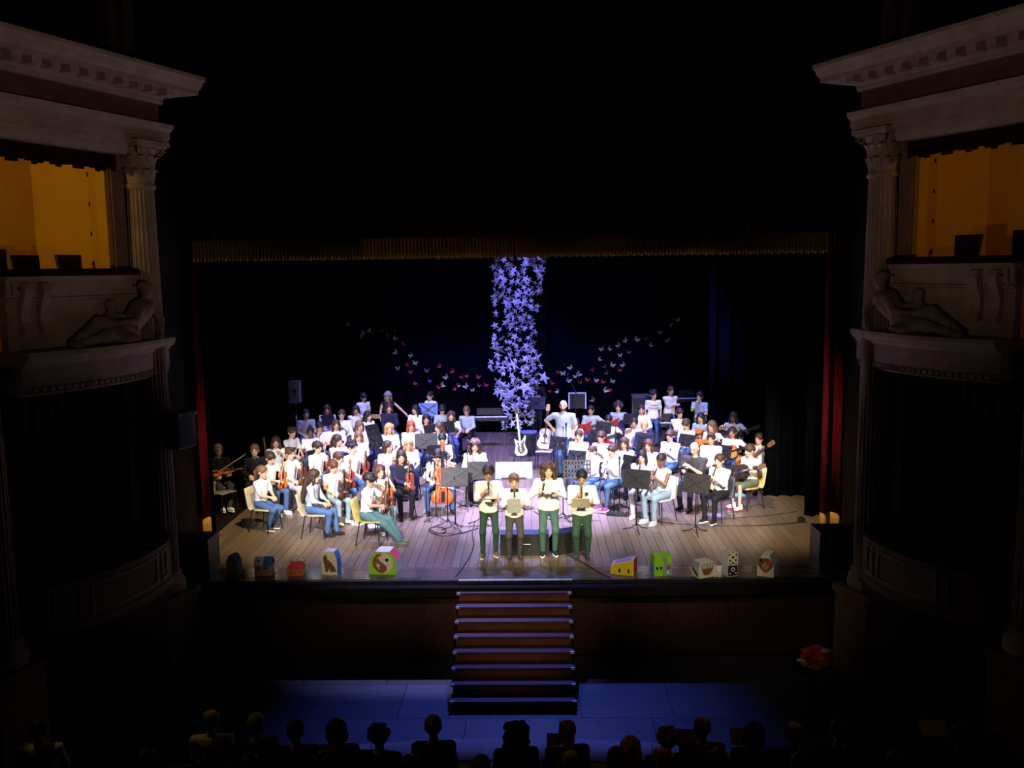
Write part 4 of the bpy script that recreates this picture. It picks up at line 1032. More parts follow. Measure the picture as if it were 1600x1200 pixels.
# second row
add('RC', 904, 681, 'white shirt behind music stands', None, yaw=-14, s=.9, hair='short', hc='brown', arms='lap')
add('RC', 939, 683, 'white shirt with strap', None, yaw=-30, s=.9, hair='fringe', hc='brown', arms='clarinet', sleeve='mid')
add('RC', 975, 693, 'white top', None, yaw=-18, s=.88, hair='long', hc='brown', arms='lap', collar=False)
add('RC', 1013, 696, 'white blouse', None, yaw=-26, s=.88, hair='long', hc='auburn', arms='lap')
add('RC', 1047, 681, 'white shirt with dark neck strap', 'strap', yaw=-38, s=.94, hair='fringe', hc='brown', arms='clarinet', sleeve='long', legs='denim')
add('RC', 1111, 686, 'white shirt with elbows bent', None, yaw=-22, s=.94, hair='quiff', hc='brown', arms='lap2', sleeve='mid', legs='black')
add('RC', 1144, 676, 'white shirt with a brown guitar', 'g:brown', yaw=-25, s=.9, hair='short', hc='dark', skin='tan', arms='guitar')
add('RC', 1186, 686, 'white shirt with an orange guitar', 'g:orange', yaw=-42, s=.9, hair='short', hc='dark', tgt=((-.06, -.25, .20), (.24, -.30, .44)))
# third row
add('RD', 897, 661, 'white blouse looking left', None, yaw=-20, s=.88, hair='wavy', hc='brown', hy=-15, arms='lap')
add('RD', 951, 657, 'white shirt bent over a red guitar', 'g:red', yaw=-20, s=.88, skin='tan', hair='short', hc='black', arms='guitar', hp=24, sleeve='short')
add('RD', 991, 661, 'white shirt facing front', None, yaw=-12, s=.86, skin='tan', hair='short', hc='black', arms='lap')
add('RD', 1007, 666, 'navy top', None, yaw=-14, s=.9, hair='crop', hc='blonde', top='navy', sleeve='long', arms='lap', collar=False)
add('RD', 1072, 663, 'white shirt with head bowed low', 'strap', yaw=-40, s=.9, hair='fringe', hc='brown', arms='clarinet', hp=24)
add('RD', 1112, 666, 'white T-shirt with guitar looking left', 'g:orange', yaw=-45, s=.92, hair='long', hc='light', arms='guitar', collar=False)
# fourth row
add('RE', 923, 641, 'pale shirt playing a red guitar', 'g:red', yaw=-8, s=.9, hair='short', hc='black', skin='tan', top='pale', arms='guitar', sleeve='short')
add('RE', 966, 636, 'pale shirt with blue guitar strap', 'g:red', yaw=-10, s=.9, hair='afro', hc='dark', top='pale', arms='guitar')
add('RE', 1002, 640, 'white jacket leaning forward', None, yaw=-6, s=.94, hair='headscarf', hc='dark', sleeve='long', arms='lap', lean=14)
add('RE', 1062, 646, 'white shirt with arms folded', None, yaw=12, s=.9, hair='fringe', hc='dark', arms='cross')
add('RE', 1095, 653, 'pale shirt with an orange guitar', 'g:orange', yaw=-30, s=.88, hair='long', hc='black', top='pale', sleeve='long', arms='guitar')
add('RE', 1146, 652, 'grey shirt with guitar near the curtain', 'g:dark', yaw=-30, s=.92, skin='brown', hair='long', hc='black', top='grey', sleeve='long', arms='guitar')
# rear
add('RG', 1021, 617, 'white T-shirt with dark stripes standing', 'stripe', yaw=6, s=.88, sit=False, hair='curly', hc='black', arms='down', hy=20, collar=False)
add('RG', 1048, 611, 'white T-shirt standing with folded arms', None, yaw=20, s=.90, sit=False, hair='tied', hc='brown', arms='cross', collar=False)
add('RG', 1093, 620, 'pale shirt with green wristband, hand raised', 'band', yaw=-30, s=.90, sit=False, hair='short', hc='black', arms='chin', top='pale')

GB = dict(dark=mat((.03, .018, .015), .25, spec=.6, name='guitar_lacquer'), brown=mat((.25, .11, .05), .3, spec=.5, name='guitar_lacquer'), orange=mat((.48, .18, .04), .3, spec=.5, name='guitar_lacquer'), red=mat((.34, .015, .02), .2, spec=.6, name='guitar_lacquer'), white=mat((.72, .70, .68), .25, spec=.6, name='guitar_lacquer'))
NECKM = mat((.20, .10, .05), .4, name='neck_wood')
rows = {}
for r_ in T_: rows.setdefault(r_[0], []).append(r_[1])
for r_ in rows: rows[r_].sort()
for row, px, py, text, it, k in T_:
    if row in ROWS:
        place = ORD[rows[row].index(px)]+', '+ROWS[row]; lab = 'person in '+text+', '+place; grp = 'seated players of the '+('left' if row[0] == 'L' else 'right')+' block'
        if row in ('LG', 'RG'): grp = 'standing players at the rear'
    else: place = dict(C1='at centre behind the microphone', C2='in dark jacket', C3='with the beard')[row]; lab = text; grp = 'performers at centre stage'
    P_ = person(px, py, lab, group=grp, **k)
    P_['place'] = place
    Wm, H, s, wr = P_['W'], P_['H'], P_['s'], P_['wr']
    if it is None: continue
    kind, _, col = it.partition(':')
    if kind == 'v':
        hnd = wr[1]; d = Vector((-.02, -.06, 1)).normalized(); o = hnd-d*.405+Vector((-.02, -.045, .0))
        violin(Wm @ frame(o, d, (-.35, -1, 0)), col, '%s violin held upright by the person %s' % (col, place))
        d2 = Vector((.12, -.10, 1)).normalized()
        bow(Wm @ frame(wr[0]+Vector((0, -.05, -.02))-d2*.08, d2, (1, 0, 0)), 'violin bow held by the person %s' % place)
    elif kind == 'vl':
        violin(Wm @ frame(Vector((-.22, -.30, .74)), Vector((.9, -.25, .10)), (0, -.45, 1)), col, 'orange violin lying across the knees of the person in black polo shirt')
        d2 = Vector((.82, -.25, .50)).normalized()
        bow(Wm @ frame(wr[0]+Vector((0, -.04, .05))-d2*.05, d2, (0, 1, 0)), 'long bow slanting up from the hand of the person in black polo shirt')
    elif kind == 'b':
        d2 = Vector((-.10, -.05, 1)).normalized()
        bow(Wm @ frame(wr[0]+Vector((0, -.05, 0))-d2*.10, d2, (1, 0, 0)), 'bow held upright by the person %s' % place)
    elif kind == 'cello':
        o = Vector((.03, -.46, .22)); d = Vector((.05, .30, .95)).normalized()
        violin(Wm @ frame(o, d, (0.1, -1, .2)), 'orange', 'large orange cello standing between the knees of its player', CSET, 'cello', None)
        d2 = Vector((1, -.12, -.35)).normalized()
        bow(Wm @ frame(wr[0]+Vector((0, -.05, 0))-d2*.06, d2, (0, 1, .4)), 'bow drawn across the cello strings')
    elif kind == 'g':
        d = (wr[1]-Vector((-.10, -.24, H.z+.16*s))).normalized(); o = wr[1]+Vector((0, -.035, 0))-d*.72
        guitar(Wm @ frame(o, d, (.0, -1, .25)), 'electric' if col == 'red' else 'acoustic', (GB[col], GB[col] if col != 'brown' else GB['orange'], NECKM), '%s guitar held by the person %s' % (col, place))
    elif kind == 'c':
        mouth = P_['Hm'] @ Vector((0, -.10, -.06)); d = (mouth-(wr[0]+wr[1])/2-Vector((0, -.06, 0))).normalized()
        clarinet(Wm @ frame(mouth if 'pink' not in text else mouth+Vector((0, -.05, -.1)), d, (0, -1, 0)), 'black clarinet with silver keys held by the person %s' % place)
    elif kind == 'pendant':
        MB().lathe([(.004, -.03), (.016, -.01), (.016, .01), (.004, .03)], 8, P_['chest']+Vector((0, -.125, -.02))).build('pendant', [BLACKP], P_['root'], True)
    elif kind == 'vneck':
        c = P_['chest']; MB().prism([(-.05, .13), (0, -.06), (.05, .13)], (-.135, -.09), lambda a, b, e: (c.x+a, c.y+e*(1-.35*max(0, b)/.13), c.z+b)).build('shirt_front', [CLOTH['white']], P_['root'])
    elif kind == 'strap':
        c = P_['chest']; n_ = P_['neck']
        MB().tube([n_+Vector((-.05, -.02, .0)), c+Vector((-.05, -.11, .0)), c+Vector((-.0, -.125, -.12)), c+Vector((.05, -.11, .0)), n_+Vector((.05, -.02, .0))], .011, 6).build('neck_strap', [BLACKP], P_['root'], True)
    elif kind == 'stripe':
        for z in (.02, -.05):
            pts = [P_['chest']+Vector((.148*s*math.cos(a), .112*s*math.sin(a), z-.02)) for a in [math.pi*1.0+i*math.pi/10 for i in range(11)]]
            MB().tube(pts, .008, 6).build('chest_stripe', [CLOTH['navy']], P_['root'], True)
    elif kind == 'band':
        MB().lathe([(.04, -.03), (.042, 0), (.04, .03)], 12, P_['el'][0].lerp(wr[0], .25), (wr[0]-P_['el'][0]).to_track_quat('Z', 'Y').to_matrix().to_4x4()).build('wristband', [mat((.15, .8, .1), .6, name='green_band')], P_['root'], True)

# ---- the four readers at the front
def reader(px, py, fx, fy, label, **k):
    d = U(fx, fy)[1]; P_ = person(px, py, label, sit=False, group='readers standing at the front', depth=d, hold='grip', soles=True, **k); return P_
MICM = mat((.03, .03, .035), .35, .3, name='microphone_body')
def hand_mic(P_, label):
    w_, e = P_['wr'][0], P_['el'][0]; mo = P_['Hm'] @ Vector((0, -.12, -.06))
    c = w_+(w_-e).normalized()*.075; d = (mo-c).normalized()*.5+Vector((0, 0, .8)); d.normalize()
    t = empty('microphone', label, 'microphone', 'hand microphones of the readers', mat4=P_['W'] @ frame(c-d*.09, d, (0, -1, 0)))
    MB().lathe([(.010, 0), (.012, .01), (.016, .15), (.018, .16)], 12).build('handle', [MICM], t, True)
    MB().lathe([(.017, .16), (.022, .172), (.024, .19), (.019, .205), (.008, .213)], 12).build('grille', [mat((.10, .10, .11), .5, .5, name='grille')], t, True)
def folder(P_, label, m_, size=(.30, .21), tilt=.55, open_=False):
    w_, e = P_['wr'][1], P_['el'][1]; c = w_+(w_-e).normalized()*.09
    t = empty('folder', label, 'folder', None, mat4=P_['W'] @ T(c+Vector((-.06, -.02, .02))) @ Matrix.Rotation(-tilt*.55, 4, 'X'))
    MB().box((0, 0, 0), (size[0], size[1], .010)).build('cover', [m_], t)
    MB().box((0, 0, .008), (size[0]*.94, size[1]*.94, .004)).build('page', [CLOTH['white']], t)
P1 = reader(763, 736, 765, 872, 'reader in white shirt and dark green trousers holding microphone and black folder', yaw=4, s=.915, skin='tan', hair='fringe', hc='dark', top='white', sleeve='mid', legs='green', shoes='olive', sole='cream', arms='mic', hp=20, feet=((-.11, -.03, .085), (.10, .05, .085)), legw=.92)
hand_mic(P1, 'black microphone held by the leftmost reader'); folder(P1, 'black folder in the hand of the leftmost reader', BLACKP, (.24, .2), .5)
P2 = reader(803, 753, 807, 874, 'shortest reader in white shirt and black trousers with dark bow tie', yaw=4, s=.835, hair='quiff', hc='light', legs='charcoal', shoes='charcoal', sole='charcoal', arms='mic', hp=18, sleeve='mid')
hand_mic(P2, 'black microphone held by the shortest reader'); folder(P2, 'grey paper sheet in the hand of the shortest reader', CLOTH['grey'], (.21, .29), 2.0)
bt = MB(); c = P2['neck']+Vector((0, -.085, -.005))
for sx in (-1, 1): bt.prism([(0, -.012), (.065*sx, -.028), (.065*sx, .028), (0, .012)], (-.01, .01), lambda a, b, e: (c.x+a, c.y+e, c.z+b))
bt.build('bow_tie', [BLACKP], P2['root'])
P3 = reader(857, 739, 853, 870, 'reader in white long-sleeved shirt and teal trousers with microphone lowered', yaw=2, s=.93, hair='bigcurl', hc='brown', sleeve='long', legs='teal', shoes='navy', sole='white', arms='mic2', hp=8, wide=1.1, feet=((-.10, .0, .085), (.10, .03, .085)))
hand_mic(P3, 'black microphone held low by the reader in teal trousers'); folder(P3, 'white paper sheets held by the reader in teal trousers', CLOTH['white'], (.2, .15), .3)
P4 = reader(909, 750, 911, 874, 'stout reader in white shirt and green jeans holding an open booklet', yaw=-4, s=.87, wide=1.15, skin='tan', hair='short', hc='black', sleeve='mid', legs='green', shoes='charcoal', sole='charcoal', arms='mic', hp=22, legw=1.12)
hand_mic(P4, 'black microphone held by the stout reader'); folder(P4, 'beige open booklet held by the stout reader', mat((.50, .45, .33), .7, name='booklet'), (.28, .21), 1.8)
ck = MB(); c = P4['chest']+Vector((.08, -.118, .02)); ck.box(c, (.05, .006, .05)); ck.build('chest_badge', [CLOTH['charcoal']], P4['root'])

# ---- chair labels
for t, col, P_ in CHAIRS:
    if P_ is None: continue
    t['label'] = '%s plastic chair under the person %s' % (col, P_['place']); t['group'] = 'chairs of the players'

# ---- music stands (desk backs towards the house)
for px, py, yaw, h, lab in (
    (582, 672, -150, 1.0, 'black music stand left of the person with long fair hair'), (588, 690, -150, 1.0, 'black music stand below the fair-haired player, fourth row left'),
    (666, 689, -172, 1.02, 'large black music stand before the second row of the left block'), (682, 705, -168, 1.0, 'black music stand just behind the cello player'),
    (674, 672, -165, 1.0, 'black music stand beside the person with round neck shirt'), (699, 667, -170, 1.0, 'black music stand nearest the boxed keyboard on the left block'),
    (710, 745, -178, .98, 'black music stand in front of the cello, nearest the readers'), (752, 735, -176, 1.0, 'black music stand in front of the person at centre microphone'),
    (513, 656, -155, .9, 'dark music stand between the back left players'), (492, 712, -140, .95, 'black music stand behind the violinists at left'),
    (838, 630, 178, 1.05, 'tall black music stand before the person in dark jacket'), (872, 692, 174, 1.05, 'black music stand beside the white guitar'),
    (901, 714, 174, .9, 'black music stand above the lattice desk'), (933, 681, 170, .95, 'black music stand behind the second row of the right block'),
    (985, 655, 172, .95, 'tall dark music stand between the back right players'), (1008, 697, 165, .95, 'black music stand left of the person with neck strap'),
    (995, 748, 155, .95, 'black music stand tilted before the player with pale boots'), (1073, 688, 160, 1.0, 'black music stand behind the dark T-shirt player'),
    (1088, 755, 150, .9, 'black music stand before the clarinet player in black trousers'), (1130, 705, 160, .9, 'black music stand near the brown guitar'),
    (943, 668, 172, .95, 'black music stand below the person with the red guitar'), (985, 722, 160, .9, 'black music stand behind the pale-booted clarinet player')):
    sc = .98 if py > 730 or (px, py) in ((666, 689), (838, 630)) else .78
    music_stand(px, py, yaw+180+(0 if sc > .9 else (22 if px < 800 else -22)), lab, h, -22, sc=sc)
music_stand(902, 733, 0, 'black lattice-work music stand right of the readers', .95, -20, grid=True)
BLUED = mat((.04, .12, .6), .5, name='blue_folder')
t = music_stand(669, 640, 0, 'music stand with a bright blue folder in the rear left row', 1.05, -15, deskm=BLUED)
p = U(803, 735, .75)
t = empty('conductor_stand', 'pale blue conductor desk with an open white score behind the readers', 'music stand', loc=(p[0], p[1], 0))
dk = MB().box((0, 0, 0), (.72, .02, .36)).build('desk', [mat((.14, .24, .55), .5, name='pale_blue_board')], t); dk.matrix_basis = T(0, 0, .75) @ Matrix.Rotation(R(-38), 4, 'X')
for sx in (-1, 1): inst(SHEET, 'page', CLOTH['white'], dk, T(sx*.145, -.014, .02) @ Matrix.Diagonal((1.28, 1, .66, 1)))
MB().box((0, -.04, -.17), (.48, .09, .05)).build('ledge', [mat((.12, .12, .13), .5)], dk)
MB().cyl((0, .02, .1), (0, .02, .74), .018, .016, 8).build('post', [BLACKM], t, True)
for k in range(3): inst(TLEG, 'leg', BLACKM, t, Matrix.Rotation(R(120*k+60), 4, 'Z'))
# ================================================================== MICROPHONES, AMPLIFIERS, KEYBOARDS, SMALL THINGS
for px, py, lab, h, boom, yaw in (
    (667, 806, 'tripod microphone stand left of the cello', .95, (.10, -.05, 1.12), 20), (682, 808, 'low microphone stand in front of the cello player', .8, (.12, .1, .98), 60),
    (700, 822, 'black microphone stand with long boom near the front music stand', .95, (.10, .15, 1.25), 40), (712, 800, 'thin microphone stand between cello and front music stand', 1.1, (-.06, .2, 1.35), 0),
    (732, 790, 'microphone stand of the person at centre stage', 1.1, (.0, .25, 1.22), 0), (962, 797, 'microphone stand on the floor before the front right players', .95, None, 0),
    (880, 812, 'dark upright microphone stand between the two right-hand readers', 1.35, None, 30), (962, 750, 'tall microphone stand with level boom among the right block', 1.2, (-.3, .1, 1.22), 0),
    (885, 742, 'microphone stand in front of the black desk beside the white guitar', 1.2, None, 0), (900, 690, 'microphone stand with raised boom at the rear right of centre', 1.35, (-.2, .1, 1.75), 0)):
    mic_stand(px, py, lab, h, boom, yaw)
SPK = mat((.012, .012, .014), .7, var=.3, scale=80, name='speaker_cloth')
def wedge(px, py, yaw, label, w_=.62):
    p = U(px, py); t = empty('stage_monitor', label, 'loudspeaker', 'wedge monitors behind the readers', loc=(p[0], p[1], 0), rz=R(yaw))
    prof = [(-.22, 0), (.22, 0), (.22, .10), (-.08, .40), (-.22, .36)]
    MB().prism([(a, b) for a, b in prof], (-w_/2, w_/2), lambda a, b, e: (e, a, b)).build('cabinet', [BLACKP], t)
    g_ = MB().box((0, 0, 0), (w_*.92, .012, .36)).build('grille', [mat((.015, .02, .05), .6, scale=80, name='monitor_grille')], t)
    g_.matrix_basis = T(0, .078, .258) @ Matrix.Rotation(R(45), 4, 'X')
    MB().tube([(-.1, -.235, .2), (-.1, -.25, .2), (.1, -.25, .2), (.1, -.235, .2)], .010, 6).build('handle', [CHROME], t)
wedge(820, 862, 0, 'wide black wedge monitor behind the two readers at left', .80)
wedge(886, 858, 28, 'black wedge monitor turned sideways behind the right readers', .56)
def cabinet(name, label, p, size, rz=0.0, mm=None, cat='loudspeaker'):
    w_, d_, h_ = size; t = empty(name, label, cat, loc=p, rz=rz)
    MB().box((0, 0, h_/2), (w_, d_, h_)).build('cabinet', [mm or BLACKP], t)
    MB().box((0, -d_/2-.006, h_/2), (w_*.9, .012, h_*.9)).build('grille', [SPK], t)
    for sx in (-1, 1): MB().box((sx*w_*.46, -d_/2-.01, h_*.95), (.05, .03, .05)).build('corner_guard', [STEEL], t)
    return t
a = UY(261, 900, .55); b_ = UY(335, 900, .55)
cabinet('subwoofer', 'black subwoofer cabinet at the left front corner of the stage', ((a[0]+b_[0])/2, .6, 0.0), (b_[0]-a[0], .5, .55))
a = UY(1273, 900, .55); b_ = UY(1345, 900, .55)
cabinet('subwoofer', 'black subwoofer cabinet at the right front corner of the stage', ((a[0]+b_[0])/2, .6, 0.0), (b_[0]-a[0], .5, .60))
q = PL(.10, .34, 2.22); t = cabinet('wall_speaker', 'small black loudspeaker fixed on the left column', (q[0], q[1], q[2]), (.36, .26, .50), AL+math.pi/2)
MB().box((0, .17, .25), (.05, .16, .05)).build('bracket', [STEEL], t)
p = UY(461, 612, 8.6); t = empty('pole_speaker', 'grey loudspeaker on a pole behind the back left players', 'loudspeaker', loc=(p[0], p[1], 0))
MB().cyl((0, 0, .05), (0, 0, p[2]), .018, .018, 8).build('pole', [CHROME], t, True)
MB().box((0, 0, p[2]), (.25, .24, .52)).build('cabinet', [mat((.20, .20, .22), .6, name='grey_cabinet')], t)
MB().box((0.03, -.126, p[2]+.03), (.08, .012, .09)).build('horn', [BLACKP], t)
for k in range(3): inst(TLEG, 'leg', BLACKM, t, Matrix.Rotation(R(120*k), 4, 'Z') @ Matrix.Scale(1.6, 4))
# keyboards at the rear
def keyboard(px0, px1, py, z, label, depth=.28, cat='keyboard'):
    a = U(px0, py, z); b_ = U(px1, py, z); L = b_[0]-a[0]; t = empty('digital_piano', label, cat, loc=((a[0]+b_[0])/2, (a[1]+b_[1])/2, 0))
    MB().box((0, 0, z-.05), (L, depth, .09)).build('case', [BLACKP], t)
    ks = MB().box((0, -.04, z+.002), (L*.92, depth*.5, .014)).build('keybed', [mat((.75, .75, .75), .3, name='ivory')], t)
    n = int(L*.92/.045)
    for i in range(n):
        if i % 7 in (2, 6): continue
        MB().box((-L*.46+(i+1)*.045, -.01, z+.014), (.02, depth*.28, .014)).build('black_key', [BLACKP], ks)
    MB().box((0, .12, z+.12), (L*.7, .015, .18)).build('music_rest', [BLACKP], t)
    for sx in (-1, 1):
        MB().bar((sx*L*.4, -.15, 0), (sx*L*.4, .15, z-.09), .03, .03).bar((sx*L*.4, .15, 0), (sx*L*.4, -.15, z-.09), .03, .03).build('cross_leg', [BLACKM], t)
keyboard(736, 795, 651, .80, 'digital piano on a folding stand left of the hanging stars')
keyboard(1056, 1092, 622, .95, 'light edged keyboard behind the rear right players')
keyboard(1030, 1056, 660, .72, 'small keyboard in front of the rear right players')
# metallophone rear left
p = U(590, 650, .8); t = empty('xylophone', 'wooden xylophone on a stand between the rear left players', 'xylophone', loc=(p[0], p[1], 0))
MB().box((0, 0, .76), (.62, .06, .05)).box((0, .2, .76), (.5, .06, .05)).build('frame', [mat((.35, .22, .1), .5, name='beech')], t)
for i in range(12): MB().box((-.28+.05*i, .1, .80), (.04, .34-.012*i, .016)).build('bar', [mat((.55, .38, .14), .35, name='rosewood')], t)
for sx in (-1, 1): MB().bar((sx*.25, 0, 0), (sx*.25, .2, .75), .03, .03).build('leg', [BLACKM], t)
# red drum rear right
p = U(984, 648, .75); t = empty('snare_drum', 'red drum on a chrome stand among the back right players', 'drum', loc=(p[0], p[1], 0))
MB().lathe([(.18, .60), (.18, .78)], 24).build('shell', [mat((.35, .02, .03), .3, name='drum_lacquer')], t, True)
for z in (.60, .78): MB().lathe([(.185, z-.012), (.19, z), (.185, z+.012)], 24).build('hoop', [CHROME], t, True)
MB().lathe([(.175, .785), (.0, .787)], 24).build('drum_head', [mat((.7, .7, .68), .5, name='drum_skin')], t, True)
for k in range(3): leg_between((0, 0, .58), (.25*math.cos(2.1*k), .25*math.sin(2.1*k), 0), CHROME, t)
# white rimmed board, rear centre right
p = U(905, 636, 1.0); t = empty('display_board', 'black board with a white rim standing behind the bearded person', 'board', loc=(p[0], p[1]+1.0, 0))
MB().box((0, 0, 1.02), (.44, .03, .42)).build('panel', [BLACKP], t)
for c, d_ in (((0, 0, 1.24), (.48, .04, .03)), ((.23, 0, 1.02), (.03, .04, .44)), ((-.23, 0, 1.02), (.03, .04, .44))): MB().box(c, d_).build('rim', [mat((.6, .6, .62), .5)], t)
for sx in (-1, 1): leg_between((sx*.18, 0, .81), (sx*.22, .1, 0), BLACKM, t)
p = U(996, 636, .8); cabinet('amplifier', 'tall dark amplifier cabinet at the rear right', (p[0], 11.2, 0), (.5, .4, 1.25), 0, mat((.05, .05, .07), .7, name='amp_vinyl'), 'amplifier')
p = U(826, 712); cabinet('amplifier', 'blue lit amplifier box right of the bass guitar', (p[0], p[1], 0), (.42, .34, .62), 0, mat((.10, .14, .40), .6, name='blue_lit_vinyl'), 'amplifier')  # blue stage light is put into the vinyl colour
# electric bass on its stand
p = U(815, 722); t = guitar(T(p[0], p[1], .16) @ Matrix.Rotation(R(-12), 4, 'X') @ Matrix.Rotation(R(-6), 4, 'Y') @ Matrix.Scale(1.05, 4), 'bass', (GB['white'], BLACKP, NECKM), 'white electric bass guitar standing at centre stage', 'bass_guitar', None)
t = empty('guitar_stand', 'black stand carrying the white electric bass', 'guitar stand', loc=(p[0], p[1]+.02, 0))
for a_, b_ in (((-.22, -.12, 0), (0, .12, .5)), ((.22, -.12, 0), (0, .12, .5)), ((0, .40, 0), (0, .12, .5))): leg_between(a_, b_, BLACKM, t)
MB().bar((-.14, -.06, .15), (.14, -.06, .15), .03, .03).build('cradle', [BLACKM], t)
# white acoustic guitar leaning on a chair
p = U(852, 730); Wc = T(p[0], p[1], 0) @ Matrix.Rotation(R(-10), 4, 'Z')
shell_chair(Wc, 'white', None, 'empty white chair supporting a white acoustic guitar'); CHAIRS[-1][0]['group'] = 'chairs of the players'
guitar(Wc @ frame((0, -.14, .46), (0.06, .30, .95), (0, -1, .3)), 'acoustic', (GB['orange'], GB['white'], MAPLE), 'white topped acoustic guitar leaning on an empty chair', 'guitar')
# empty chair at far left
p = U(345, 800); shell_chair(T(p[0], p[1], 0) @ Matrix.Rotation(R(60), 4, 'Z'), 'grey', None, 'empty grey chair at the far left edge of the stage'); CHAIRS[-1][0]['group'] = 'chairs of the players'
# yellow green cloth bag hanging beside the dark-clad player
p = U(385, 742, .55); b = Blend(.014); b.ell((0, 0, 0), (.07, .05, .12)).cone((-.02, 0, .1), (-.04, 0, .26), .02, .012)
obj('cloth_bag', quick('cloth_bag', *b.mesh(), [mat((.42, .40, .12), .9, name='canvas')]), label='yellowish cloth bag beside the person in black blouse', cat='bag').matrix_basis = T(*p)
# sheets and folders on the floor
def floor_sheet(px, py, w_, d_, rz, m_, label, name='paper_sheet', cat='paper'):
    p = U(px, py); o = MB().box((0, 0, .004), (w_, d_, .006)).box((.02, .03, .010), (w_*.9, d_*.85, .004)).build(name, [m_], label=label, cat=cat); o.matrix_basis = T(p[0], p[1], 0) @ Matrix.Rotation(R(rz), 4, 'Z')
floor_sheet(590, 822, .36, .28, 20, CLOTH['white'], 'white sheets of paper on the floor under the olive chair')
floor_sheet(562, 818, .20, .28, -25, CLOTH['white'], 'single white sheet left of the olive chair')
floor_sheet(1118, 806, .24, .2, 10, mat((.25, .22, .55), .6, name='violet_folder'), 'violet folder on the floor under the clarinet player', 'folder', 'folder')
floor_sheet(1150, 774, .34, .22, 0, mat((.10, .55, .62), .5, name='cyan_folder'), 'turquoise folder under the yellow chair', 'folder', 'folder')
# power strip with plugs
p = U(966, 806); t = empty('power_strip', 'black power strip with plugs on the floor before the front right players', 'power strip', loc=(p[0], p[1], 0), rz=R(-14))
MB().box((0, 0, .03), (.42, .10, .06)).build('housing', [BLACKP], t)
for i in range(5): MB().box((-.16+.08*i, 0.01, .075), (.035, .05, .03)).build('plug', [STEEL], t)
# cables
def cable(pts, label, r_=.009, z=.010):
    P3_ = [Vector((*U(x, y)[:2], z)) for x, y in pts]; out = []
    for i in range(len(P3_)-1):
        a, b_, c, d = P3_[max(i-1, 0)], P3_[i], P3_[i+1], P3_[min(i+2, len(P3_)-1)]
        for k in range(6):
            t_ = k/6; out.append(.5*((2*b_)+(c-a)*t_+(2*a-5*b_+4*c-d)*t_*t_+(3*b_-a-3*c+d)*t_**3))
    out.append(P3_[-1])
    MB().tube(out, r_, 5).build('cable', [BLACKP], None, True, label=label, cat='cable')
cable([(985, 806), (1040, 817), (1100, 821), (1180, 822), (1250, 817)], 'long black cable running to the right edge of the stage')
cable([(1090, 815), (1150, 810), (1200, 806), (1245, 800)], 'thin cable crossing the floor behind the long right cable', .005)
cable([(742, 815), (738, 835), (740, 855), (728, 880), (712, 902)], 'black cable dropping towards the stage edge left of the readers')
cable([(672, 828), (684, 834), (696, 832), (694, 826), (678, 824), (670, 830), (690, 838), (720, 834), (748, 826)], 'loops of black cable around the microphone stands at left')
cable([(868, 858), (895, 872), (920, 885), (942, 898), (955, 903)], 'black cable running from the monitor to the stage edge at right')
cable([(835, 800), (860, 812), (890, 806), (930, 802), (955, 806)], 'black cable between the readers and the power strip')
cable([(742, 790), (760, 798), (790, 800), (830, 796)], 'thin black cable behind the readers', .006)
p = U(1252, 816); MB().box((0, 0, .04), (.12, .1, .08)).box((0, 0, .09), (.05, .06, .03)).build('junction_box', [BLACKP], label='small black junction box at the end of the right cable', cat='box').location = (p[0], p[1], 0)

# ================================================================== PAPER STARS AND BUTTERFLIES
def star_mesh():
    V = [(0, -.22, 0), (0, .22, 0)]
    for k in range(10):
        r_ = 1.0 if k % 2 == 0 else .42; a = math.pi/2+k*math.pi/5; V.append((r_*math.cos(a), 0, r_*math.sin(a)))
    Fc = []
    for k in range(10): Fc += [(0, 2+(k+1) % 10, 2+k), (1, 2+k, 2+(k+1) % 10)]
    return to_mesh('paper_star', V, Fc, [mat((.52, .52, .56), .8, var=.04, spec=.2, name='star_paper')])
STAR = star_mesh(); rs = random.Random(21)
def bounds(y):
    pts = [(400, 770, 853), (430, 768, 850), (470, 772, 842), (500, 772, 838), (545, 768, 836), (570, 764, 848), (590, 768, 840), (620, 778, 834), (650, 786, 834), (672, 786, 832)]
    for (y0, a0, b0), (y1, a1, b1) in zip(pts, pts[1:]):
        if y <= y1: t_ = (y-y0)/(y1-y0); return a0+(a1-a0)*t_, b0+(b1-b0)*t_
    return pts[-1][1:]
STARS = []; SY = 11.2; spots = []; n_try = 0
big = [(795, 616, .26), (778, 545, .25), (838, 560, .21), (820, 605, .22), (850, 590, .2), (803, 570, .2), (775, 440, .17), (840, 425, .18), (783, 462, .18)]
for x, y, r_ in big: spots.append((x, y, r_))
while len(spots) < 255 and n_try < 20000:
    n_try += 1; y = rs.uniform(398, 671); a, b_ = bounds(y); x = rs.uniform(a, b_); r_ = rs.choice((.085, .095, .11, .12, .14))
    md = 4.6 if n_try < 6000 else 3.6
    if 780 < x < 790 and 470 < y < 560 and rs.random() < .8: continue
    if any((x-u)**2+(y-v)**2 < md*md*(2.2 if w_ > .16 else 1) for u, v, w_ in spots): continue
    spots.append((x, y, r_))
for x, y, r_ in spots:
    it_ = max(0, min(13, round((x-772)/6.1))); Ys = SY+.36*math.sin(it_*2.1)+rs.uniform(-.03, .03); p = UY(x, y, Ys)
    o = inst(STAR, 'paper_star', None, None, T(*p) @ Euler((rs.uniform(-.75, .75), rs.uniform(-.6, .6), rs.uniform(-1.0, 1.0))).to_matrix().to_4x4() @ Matrix.Scale(r_*1.04, 4))
    STARS.append((o, x, y, r_))
